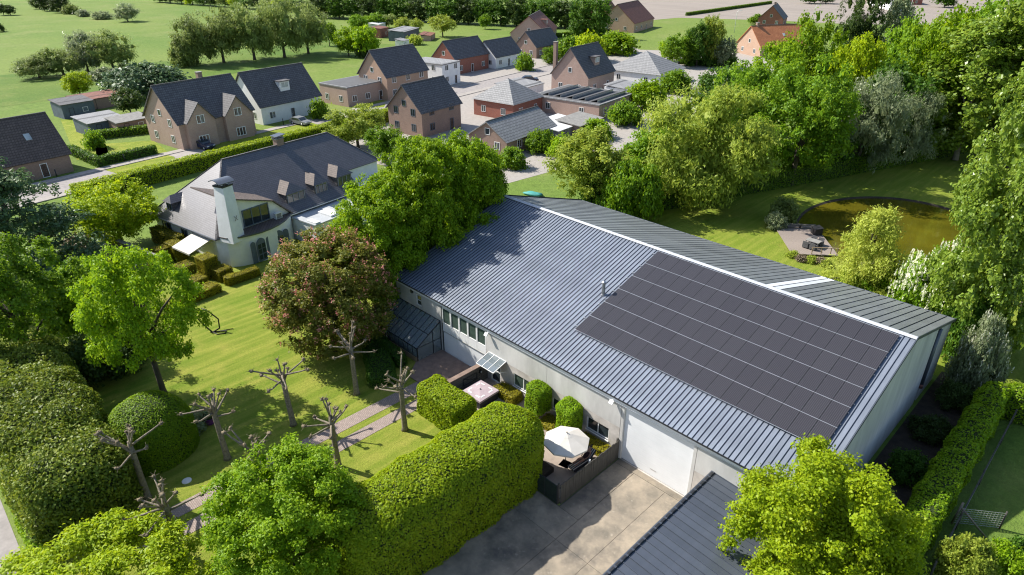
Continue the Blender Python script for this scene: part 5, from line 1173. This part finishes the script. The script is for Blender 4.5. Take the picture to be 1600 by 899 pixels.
# ================================================================== TREES: meadow, tree line, houses
FT = [(62, 122, 88, 34, 'willow', 'leaf_willow', 'mid', 'low spreading willow at the pasture end of the meadow clump'), (100, 118, 72, 32, 'willow', 'leaf_willow', 'mid', 'loose willow in the meadow clump beside the low one'),
      (138, 112, 48, 30, 'willow', 'leaf_grey', 'mid', 'tall open willow in the middle of the meadow clump'), (178, 110, 50, 38, 'willow', 'leaf_willow', 'mid', 'broad open willow at the village end of the meadow clump'),
      (165, 124, 106, 22, 'bush', 'leaf_grey', 'far', 'small grey bush under the meadow willows'), (126, 150, 112, 22, 'round', 'leaf_lime', 'mid', 'small round yellow-green tree on the meadow edge'),
      (310, 102, 26, 34, 'willow', 'leaf_willow', 'mid', 'leaning willow at the pasture end of the big willow row'), (350, 98, 10, 40, 'willow', 'leaf_willow', 'mid', 'tall willow next to the leaning one in the big willow row'), (398, 94, 2, 42, 'willow', 'leaf_willow', 'mid', 'tall willow in the middle of the big willow row'),
      (445, 90, -4, 42, 'willow', 'leaf_willow', 'mid', 'tallest willow in the big willow row'), (482, 84, 4, 36, 'willow', 'leaf_willow', 'mid', 'willow at the allotment end of the big willow row'), (290, 104, 60, 20, 'bush', 'leaf_willow', 'far', 'low willow scrub at the foot of the leaning willow'),
      (200, 34, 6, 19, 'willow', 'leaf_grey', 'far', 'lone willow on the far field hedge line'), (160, 30, 18, 14, 'bush', 'leaf_grey', 'tiny', 'small bush on the field hedge beside the lone willow'), (112, 22, 8, 12, 'bush', 'leaf_willow', 'tiny', 'pale bush on the field hedge near the dark copse'), (130, 26, 16, 10, 'bush', 'leaf_grey', 'tiny', 'tiny bush on the field hedge between pale bush and lone willow'),
      (6, 24, 6, 8, 'round', 'leaf_dark', 'tiny', 'dark lone tree on the far pasture'), (17, 24, 8, 8, 'round', 'leaf_dark', 'tiny', 'dark second tree on the far pasture'), (-2, 50, 36, 8, 'bush', 'leaf_dark', 'tiny', 'dark bush on the pasture edge'),
      (62, 14, -14, 12, 'dense', 'leaf_dark', 'far', 'dark tree at the open end of the far copse'), (78, 17, -14, 13, 'dense', 'leaf_dark', 'far', 'dark tree in the middle of the far copse'), (96, 20, -12, 13, 'dense', 'leaf_dark', 'far', 'dark tree of the far copse beside the pale bush'),
      (515, 72, 34, 13, 'round', 'leaf_mid', 'far', 'small tree beside the tall willows'), (545, 88, 44, 20, 'round', 'leaf_bright', 'far', 'bright green tree at the allotment corner'), (572, 90, 40, 22, 'round', 'leaf_bright', 'far', 'bigger bright green tree at the allotment corner'),
      (568, 90, 66, 12, 'bush', 'leaf_dark', 'tiny', 'dark shrub under the allotment trees'), (560, 52, 24, 14, 'round', 'leaf_mid', 'far', 'round orchard tree behind the allotments'), (585, 46, 20, 16, 'round', 'leaf_mid', 'far', 'second round orchard tree behind the allotments'), (608, 44, 22, 12, 'round', 'leaf_willow', 'far', 'pale orchard tree behind the allotments'),
      (630, 50, 28, 13, 'round', 'leaf_olive', 'far', 'olive-brown tree behind the blue-grey shed'), (692, 58, 26, 20, 'open', 'leaf_olive', 'far', 'thin olive tree at the end of the allotments'), (652, 52, 30, 10, 'open', 'leaf_olive', 'far', 'thin small tree beside the allotment lean-to'), (648, 70, 56, 12, 'bush', 'leaf_olive', 'tiny', 'brown shrub in front of the blue-grey shed'),
      (758, 46, 22, 9, 'round', 'leaf_mid', 'far', 'small young tree in front of the tree line'), (862, 100, 74, 15, 'dense', 'leaf_mid', 'far', 'ball-shaped tree between the village houses'),
      (560, 232, 165, 46, 'round', 'leaf_olive', 'near', 'olive-coloured flowering tree behind the villa ridge'), (605, 252, 197, 30, 'round', 'leaf_mid', 'mid', 'green tree between villa roof and hornbeam row'), (640, 262, 215, 22, 'round', 'leaf_mid', 'mid', 'green tree peeping over the hornbeam row'),
      (548, 214, 188, 10, 'bush', 'leaf_bright', 'tiny', 'small bright shrub on the street verge'), (230, 150, 102, 66, 'bush', 'leaf_conifer', 'mid', 'sprawling dark evergreen behind the twin-gabled house'), (195, 126, 100, 9, 'column', 'leaf_dark', 'far', 'narrow dark conifer beside the sprawling evergreen'), (205, 178, 140, 22, 'round', 'leaf_dark', 'far', 'dark garden tree beside the twin-gabled house'),
      (1060, 104, 52, 26, 'round', 'leaf_mid', 'mid', 'pale green tree in front of the ploughed field'), (1088, 104, 36, 22, 'round', 'leaf_deep', 'mid', 'dark green tree in front of the ploughed field'), (1108, 104, 24, 20, 'round', 'leaf_olive', 'mid', 'olive tree in front of the ploughed field'), (1042, 96, 58, 15, 'round', 'leaf_bright', 'far', 'bright little tree near the white bungalow'), (1130, 106, 58, 16, 'round', 'leaf_grey', 'far', 'greyish tree beside the orange farmhouse'),
      (1080, 102, 80, 14, 'bush', 'leaf_deep', 'far', 'dark shrub below the farmhouse trees'), (1108, 104, 80, 14, 'bush', 'leaf_deep', 'far', 'second dark shrub below the farmhouse trees'), (1135, 104, 82, 14, 'bush', 'leaf_deep', 'far', 'third dark shrub below the farmhouse trees'),
      (1176, 38, 26, 8, 'round', 'leaf_mid', 'tiny', 'small tree on the field lane'), (1183, 36, 22, 7, 'round', 'leaf_mid', 'tiny', 'second small tree on the field lane'), (1265, 6, -10, 14, 'round', 'leaf_deep', 'tiny', 'tree beyond the ploughed field'), (1290, 6, -8, 12, 'round', 'leaf_grey', 'tiny', 'grey tree beyond the ploughed field'), (1475, 12, -10, 16, 'round', 'leaf_deep', 'tiny', 'dark tree beside the far row houses'),
      (920, 96, 52, 26, 'bush', 'leaf_lime', 'far', 'bright yellow-green bush behind the navy-roofed house'), (960, 84, 52, 34, 'bush', 'leaf_bright', 'far', 'bright bush between barn and bungalow'), (890, 90, 58, 26, 'bush', 'leaf_mid', 'far', 'green bush below the red farmhouse'), (820, 110, 84, 14, 'bush', 'leaf_mid', 'tiny', 'green shrub beside the small white house'),
      (1055, 145, 112, 26, 'bush', 'leaf_mid', 'far', 'green shrub behind the white bungalow'), (1010, 170, 128, 30, 'bush', 'leaf_bright', 'far', 'bright shrub in front of the bungalow'), (975, 195, 158, 26, 'bush', 'leaf_mid', 'far', 'green shrub at the end of the flat outbuilding'), (930, 215, 188, 26, 'bush', 'leaf_bright', 'far', 'bright shrub in front of the outbuilding'), (845, 238, 205, 24, 'bush', 'leaf_mid', 'far', 'green shrub in front of the carport'), (880, 250, 212, 24, 'bush', 'leaf_bright', 'far', 'bright shrub at the wood edge behind the roof'),
      (800, 262, 232, 22, 'bush', 'leaf_mid', 'far', 'green shrub behind the low grey-roofed house'), (500, 186, 158, 14, 'bush', 'leaf_mid', 'tiny', 'green shrub beside the white-walled house'), (150, 232, 205, 14, 'bush', 'leaf_mid', 'tiny', 'green shrub beside the garden shed')]
for i, (px, b, t, hw, kd, lf, ld, lab) in enumerate(FT):
    tree_px({'bush': 'shrub', 'willow': 'willow_tree'}.get(kd, 'garden_tree'), lab, 'shrub' if kd == 'bush' else 'tree', px, b, t, hw, kd, lf, ld, i % 3)
# the long dark tree line
words = ['willow end', 'second', 'third', 'fourth', 'fifth', 'sixth', 'seventh', 'eighth', 'ninth', 'tenth', 'eleventh', 'twelfth', 'thirteenth', 'fourteenth', 'fifteenth', 'sixteenth', 'seventeenth', 'farmhouse end']
rg = random.Random(3)
for i in range(18):
    px = 505+i*25.2; b = 28+i*1.1+(14 if i > 15 else 0); tree_px('line_tree', 'dark tree in the long tree line beyond the village, '+(words[i]+' of the row' if 'end' in words[i] else words[i]+' from the willows'), 'tree', px, b, -12+i*.6+rg.uniform(-5, 5), 18+rg.uniform(-2, 3), 'dense', 'leaf_deep' if i % 3 else 'leaf_dark', 'far', i % 3, group='long tree line beyond the village')
fhd = ['pale', 'dark', 'grey', 'olive']
for i in range(16):
    px = 250+i*17; tree_px('hedge_tree', 'far hedgerow bush beyond the pasture, number %s from the lone field willow' % ['one', 'two', 'three', 'four', 'five', 'six', 'seven', 'eight', 'nine', 'ten', 'eleven', 'twelve', 'thirteen', 'fourteen', 'fifteen', 'sixteen'][i], 'shrub', px, 4+i*1.25, -12+i*.8+rg.uniform(-3, 3), 12, 'round', ['leaf_deep', 'leaf_dark', 'leaf_willow', 'leaf_lime'][i % 4], 'tiny', i % 3, group='far hedgerow along the pasture')
# ================================================================== WOODLAND BEHIND THE POND
WD = [(918, 322, 205, 66, 'round', 'leaf_olive', 'near', 'olive-green round tree behind the warehouse ridge', {}), (985, 345, 248, 46, 'bush', 'leaf_mid', 'mid', 'mid green shrub at the start of the pond hedge', {}),
      (1085, 318, 132, 108, 'willow', 'leaf_olive', 'hero', 'broad yellow-olive tree drooping over the pond hedge', dict(n=24000, size=.055)), (1235, 290, 88, 80, 'round', 'leaf_mid', 'hero', 'broad fresh green tree behind the pond hedge', dict(n=24000)),
      (1335, 270, 112, 62, 'willow', 'leaf_grey', 'near', 'silvery grey willow behind the pond hedge', {}), (1412, 258, 142, 44, 'willow', 'leaf_grey', 'near', 'smaller silvery willow next to the first one', {}),
      (1492, 250, 20, 74, 'poplar', 'leaf_poplar', 'near', 'tall glossy poplar with pale trunk at the lawn end', dict(bark='bark_pale', n=18000, size=.08)), (1578, 262, -120, 88, 'poplar', 'leaf_poplar', 'near', 'tallest glossy poplar at the lawn end', dict(bark='bark_pale', n=18000, size=.08)), (1640, 285, -60, 80, 'poplar', 'leaf_poplar', 'near', 'glossy poplar beyond the tallest poplar', dict(bark='bark_pale', n=18000, size=.08)),
      (1150, 262, 100, 58, 'round', 'leaf_mid', 'near', 'green tree between the olive tree and farmhouse', {}), (1200, 215, 62, 50, 'round', 'leaf_bright', 'near', 'bright green tree below the orange farmhouse', {}), (1248, 205, 26, 50, 'round', 'leaf_bright', 'near', 'tall bright green tree beside the slate cottage', {}),
      (1312, 222, 56, 46, 'round', 'leaf_lime', 'near', 'yellow-green tree in the middle of the wood', {}), (1318, 165, -34, 36, 'dense', 'leaf_dark', 'near', 'tall dark tree rising over the wood', {}), (1370, 165, -6, 28, 'poplar', 'leaf_grey', 'mid', 'silvery poplar beside the tall dark tree', dict(bark='bark_pale')),
      (1428, 232, 16, 60, 'round', 'leaf_bright', 'near', 'bright green tree beside the tall poplar', {}), (1290, 262, 140, 60, 'round', 'leaf_deep', 'mid', 'deep green understorey tree between fresh tree and silver willow', {}), (1380, 245, 100, 58, 'round', 'leaf_deep', 'mid', 'deep green understorey tree behind the silver willows', {}),
      (1465, 200, 18, 54, 'round', 'leaf_bright', 'mid', 'bright tree half hidden by the tall poplar', {}), (1530, 210, -20, 60, 'dense', 'leaf_mid', 'mid', 'green tree behind the tall poplars', {}), (1600, 200, -40, 70, 'round', 'leaf_bright', 'mid', 'bright tree behind the tallest poplar', {}), (1392, 205, 28, 44, 'round', 'leaf_mid', 'mid', 'green tree between silvery poplar and bright tree', {}), (1120, 200, 102, 46, 'round', 'leaf_deep', 'mid', 'dark tree beside the farmhouse hedge', {}), (1020, 300, 200, 50, 'round', 'leaf_mid', 'mid', 'green tree between the first shrub and the drooping olive tree', {}),
      (1522, 545, 125, 98, 'dense', 'leaf_poplar', 'hero', 'large glossy tree behind the back corner of the warehouse', dict(n=40000, size=.045)), (1600, 480, 60, 110, 'round', 'leaf_poplar', 'hero', 'large glossy tree beside the paddock', dict(n=24000, size=.055)),
      (1342, 462, 332, 58, 'feather', 'leaf_feather', 'near', 'pale feathery tamarisk at the pond edge', dict(n=17000, size=.085)), (1442, 505, 380, 56, 'bush', 'leaf_mid', 'near', 'shrub covered in white blossom behind the warehouse', dict(flower='blossom_white', nflower=1900, n=8000, size=.07)),
      (1390, 470, 420, 34, 'bush', 'leaf_bright', 'mid', 'green shrub between tamarisk and white blossom', {}), (1512, 612, 498, 38, 'bush', 'leaf_grey', 'near', 'grey flowering shrub by the warehouse back corner', dict(flower='blossom_white', nflower=300, n=8000, size=.07)), (1500, 560, 470, 44, 'bush', 'leaf_deep', 'mid', 'dark shrub behind the warehouse back corner', {}), (1330, 470, 430, 30, 'bush', 'leaf_mid', 'mid', 'low green shrub below the tamarisk', {})]
for i, (px, b, t, hw, kd, lf, ld, lab, kw) in enumerate(WD):
    tree_px({'bush': 'shrub', 'willow': 'willow_tree', 'poplar': 'poplar_tree', 'feather': 'tamarisk'}.get(kd, 'woodland_tree'), lab, 'shrub' if kd == 'bush' else 'tree', px, b, t, hw, kd, lf, ld, i % 4, **kw)
# understorey along the back of the pond hedge
ul = ['first', 'second', 'third', 'fourth', 'fifth', 'sixth', 'seventh', 'eighth', 'ninth', 'tenth', 'eleventh']
for i in range(11):
    f = (i+.5)/11; x, y = -2.5+25*f-4.2, 33+71*f+1.5
    tree('understorey_shrub', 'shaded shrub behind the pond hedge, %s from its warehouse end' % ul[i], 'shrub', x, y, 4.6+1.2*math.sin(i*2.1), 3.9, 'bush', ['leaf_deep', 'leaf_mid', 'leaf_dark'][i % 3], 'mid', i % 3, group='understorey behind the pond hedge')
# pond hedge
a, b = np.array([-2.5, 33.]), np.array([22.5, 104.]); d = b-a; c = (a+b)/2
hedge('pond_hedge', 'long dark clipped hedge along the pond lawn', 'hedge', c[0]-1, c[1], (np.linalg.norm(d), 1.7, 2.7), math.atan2(d[1], d[0]), .25, 'leaf_mid', dens=70, size=.20, lump=.04, seed=100)
# pond deck
dk = thing('pond_deck', 'grey timber jetty deck at the pond', 'deck', (12.9, 47.1, 0), math.atan2(-6.8, 5.5))
pl = MB().box(0, 0, .14, 8.8, .155, .20).mesh('plank', 'deck_wood'); rg = random.Random(5)
for i in range(31): inst('plank', pl, dk, (rg.uniform(-.03, .03), .02+i*.163, rg.uniform(-.004, .004)))
for y in (.3, 2.5, 4.7): MB().box(.1, y-.06, -.05, 8.7, y+.06, .14).build('joist', 'fence_wood', dk)
MB().box(8.4, .0, -.6, 8.55, .15, .1).build('pile', 'fence_wood', dk); MB().box(8.4, 4.9, -.6, 8.55, 5.05, .1).build('pile', 'fence_wood', dk)
def deck_pt(x, y, z=.2):
    a = math.atan2(-6.8, 5.5); return (12.9+math.cos(a)*x-math.sin(a)*y, 47.1+math.sin(a)*x+math.cos(a)*y, z)
RD = math.atan2(-6.8, 5.5)
tb = thing('garden_table', 'small grey table on the pond deck', 'table', deck_pt(6.5, 2.9), RD+R(50))
MB().box(-.75, -.5, .7, .75, .5, .76).build('top', 'stone_grey', tb)
for x in (-.68, .68):
    for y in (-.43, .43): MB().box(x-.04, y-.04, 0, x+.04, y+.04, .7).build('leg', 'grey_weave', tb)
wd = ['on the warehouse side of the deck table', 'on the warehouse side of the deck table, next to its twin', 'on the pond side of the deck table', 'on the pond side of the deck table, next to its twin']
for i, (x, y, r) in enumerate(((-.4, -.85, 0), (.4, -.85, 0), (-.4, .85, math.pi), (.4, .85, math.pi))):
    a = RD+R(50); q = deck_pt(6.5, 2.9); ch_ = thing('wicker_chair', 'grey wicker tub chair '+wd[i], 'chair', (q[0]+math.cos(a)*x-math.sin(a)*y, q[1]+math.sin(a)*x+math.cos(a)*y, .2), a+r, 'wicker chairs round the deck table')
    MB().box(-.27, -.25, .12, .27, .27, .42).build('seat', 'grey_weave', ch_); MB().slab([(-.3, -.33, .12), (.3, -.33, .12), (.3, -.38, .85), (-.3, -.38, .85)], .08).build('backrest', 'grey_weave', ch_)
    for s in (-1, 1):
        MB().box(s*.31-.04, -.3, .12, s*.31+.04, .22, .62).build('armrest', 'grey_weave', ch_)
        for yy in (-.25, .2): MB().box(s*.26-.025, yy-.025, 0, s*.26+.025, yy+.025, .12).build('leg', 'dark_trim', ch_)
bq = thing('storage_box', 'black lidded box at the corner of the pond deck', 'box', deck_pt(2.6, 4.4), RD+R(10)); MB().box(-.55, -.45, 0, .55, .45, .75).build('body', 'black_matt', bq); MB().slab([(-.6, -.5, .78), (.6, -.5, .78), (.6, .5, .92), (-.6, .5, .92)], .05).build('lid', 'black_matt', bq)
bn = thing('deck_bench', 'low dark timber bench along the deck edge', 'bench', deck_pt(.9, 3.0), RD); MB().box(-.25, -1.8, .38, .25, 1.8, .45).build('seat', 'fence_wood', bn)
for y in (-1.6, 0, 1.6): MB().box(-.2, y-.05, 0, .2, y+.05, .38).build('leg', 'fence_wood', bn)
rl = thing('deck_railing', 'short timber railing at the pond end of the deck', 'railing', deck_pt(8.6, 4.2), RD)
for y in (-2.0, -1.0, 0, .7): MB().box(-.04, y-.04, 0, .04, y+.04, .75).build('post', 'ochre', rl)
MB().box(-.05, -2.1, .75, .05, .8, .81).build('rail', 'ochre', rl)
tree_px('ornamental_grass', 'brown-green grass clump beside the pond deck', 'shrub', 1222, 345, 312, 22, 'bush', 'leaf_willow', 'far', 0, bark='twig_brown')
tree_px('ornamental_grass', 'smaller grass clump at the deck corner', 'shrub', 1210, 356, 332, 16, 'bush', 'leaf_grey', 'far', 1, bark='twig_brown')
for i, (px, py) in enumerate(((1238, 402), (1252, 408), (1266, 410), (1280, 412), (1290, 416))):
    tree_px('reed_clump', 'brown reeds at the pond bank, clump number %s from the deck' % ['one', 'two', 'three', 'four', 'five'][i], 'plant', px, py, py-9, 9, 'bush', 'twig_brown' if i % 2 else 'leaf_olive', 'tiny', i % 3, group='reeds on the pond bank')
tp = thing('tarpaulin', 'teal tarpaulin lying on grass behind the warehouse', 'tarpaulin', (*G(833, 305)[:2], .02), R(20)); MB().blob((0, 0, .15), (1.4, .7, .25), 3, .2, 2).build('sheet', 'teal_tarp', tp)
# ================================================================== RIGHT SIDE: hedge, paddock fence, shrubs
hedge('side_hedge', 'bright green hedge along the paddock beside the warehouse', 'hedge', 41.2, 10.5, (1.7, 27, 2.6), 0, .5, 'leaf_bright', dens=130, size=.16, lump=.1, seed=110)
hedge('corner_hedge', 'bright green hedge running off from the paddock corner', 'hedge', 45.6, 24.6, (8, 1.8, 2.5), R(6), .5, 'leaf_bright', dens=120, size=.16, lump=.1, seed=111)
pf = thing('paddock_fence', 'timber post and wire mesh fence beside the hedge', 'fence', (42.75, 0, 0))
for y, h in ((4.5, 1.3), (9.3, 1.5), (14.5, 1.3), (20.0, 1.3), (23.2, 1.3)): MB().tube([(0, y, -.1), (0, y, h)], .06, 7).build('post', 'fence_wood', pf)
MB().bar((0, 4.5, 1.1), (0, 23.2, 1.15), .07, .09).build('rail', 'fence_wood', pf)
ms = MB()
for z in np.linspace(.1, 1.05, 7): ms.bar((0, 4.5, z), (0, 23.2, z), .012)
ms.build('wire', 'steel', pf)['kind'] = 'stuff'
gt = thing('paddock_gate', 'wire mesh hurdle with diagonal timber brace on the paddock', 'gate', (*G(1487, 818)[:2], 0), R(36))
MB().tube([(0, 0, 0), (.15, 0, 1.7)], .07, 7).build('post', 'bark_pale', gt); MB().tube([(.15, 0, 1.35), (1.5, -.9, .05)], .06, 7).build('brace', 'bark_pale', gt)
ms = MB()
for z in np.linspace(.1, 1.25, 8): ms.bar((.12, 0, z), (2.6, 0, z), .018)
for x in np.linspace(.2, 2.6, 14): ms.bar((x, 0, .08), (x, 0, 1.27), .018)
ms.build('mesh', 'alu', gt)['kind'] = 'stuff'
MB().tube([(2.62, 0, 0), (2.62, 0, 1.4)], .05, 7).build('post', 'fence_wood', gt)
tree('shrub', 'yellow-green conifer shrub at the paddock corner', 'shrub', *G(1500, 905)[:2], 2.8, 1.5, 'bush', 'leaf_olive', 'near', 1, n=9000, size=.085)
tree('shrub', 'bright leafy shrub beside the conifer shrub', 'shrub', *G(1558, 905)[:2], 2.3, 1.4, 'bush', 'leaf_bright', 'near', 2, n=7000, size=.09)
tree('shrub', 'dark leafy shrub below the bright one', 'shrub', *G(1590, 890)[:2], 2.0, 1.3, 'bush', 'leaf_deep', 'near', 3, n=6000, size=.09)
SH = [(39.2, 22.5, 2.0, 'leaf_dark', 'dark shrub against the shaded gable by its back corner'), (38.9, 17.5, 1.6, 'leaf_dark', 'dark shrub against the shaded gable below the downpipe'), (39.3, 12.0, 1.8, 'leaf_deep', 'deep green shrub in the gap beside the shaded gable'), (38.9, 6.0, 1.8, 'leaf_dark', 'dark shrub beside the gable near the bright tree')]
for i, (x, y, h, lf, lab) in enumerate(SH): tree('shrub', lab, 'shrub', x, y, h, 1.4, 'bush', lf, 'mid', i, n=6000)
# lamp posts in the fields
for i, (px, py) in enumerate(((1147, 52), (1269, 40), (1420, 24))):
    g = G(px, py); o = thing('street_lamp', ['white street lamp beside the orange farmhouse', 'white street lamp beside the slate cottage', 'white street lamp near the far row houses'][i], 'street lamp', (g[0], g[1], 0), R(30), 'street lamps along the field lane')
    MB().tube([(0, 0, 0), (0, 0, 7.5), (.3, 0, 8), (1.2, 0, 8.1)], [.12, .09, .08, .07], 7).build('pole', 'plastic_white', o); MB().box(1.0, -.15, 8.02, 1.8, .15, 8.2).build('lamp_head', 'plastic_white', o)
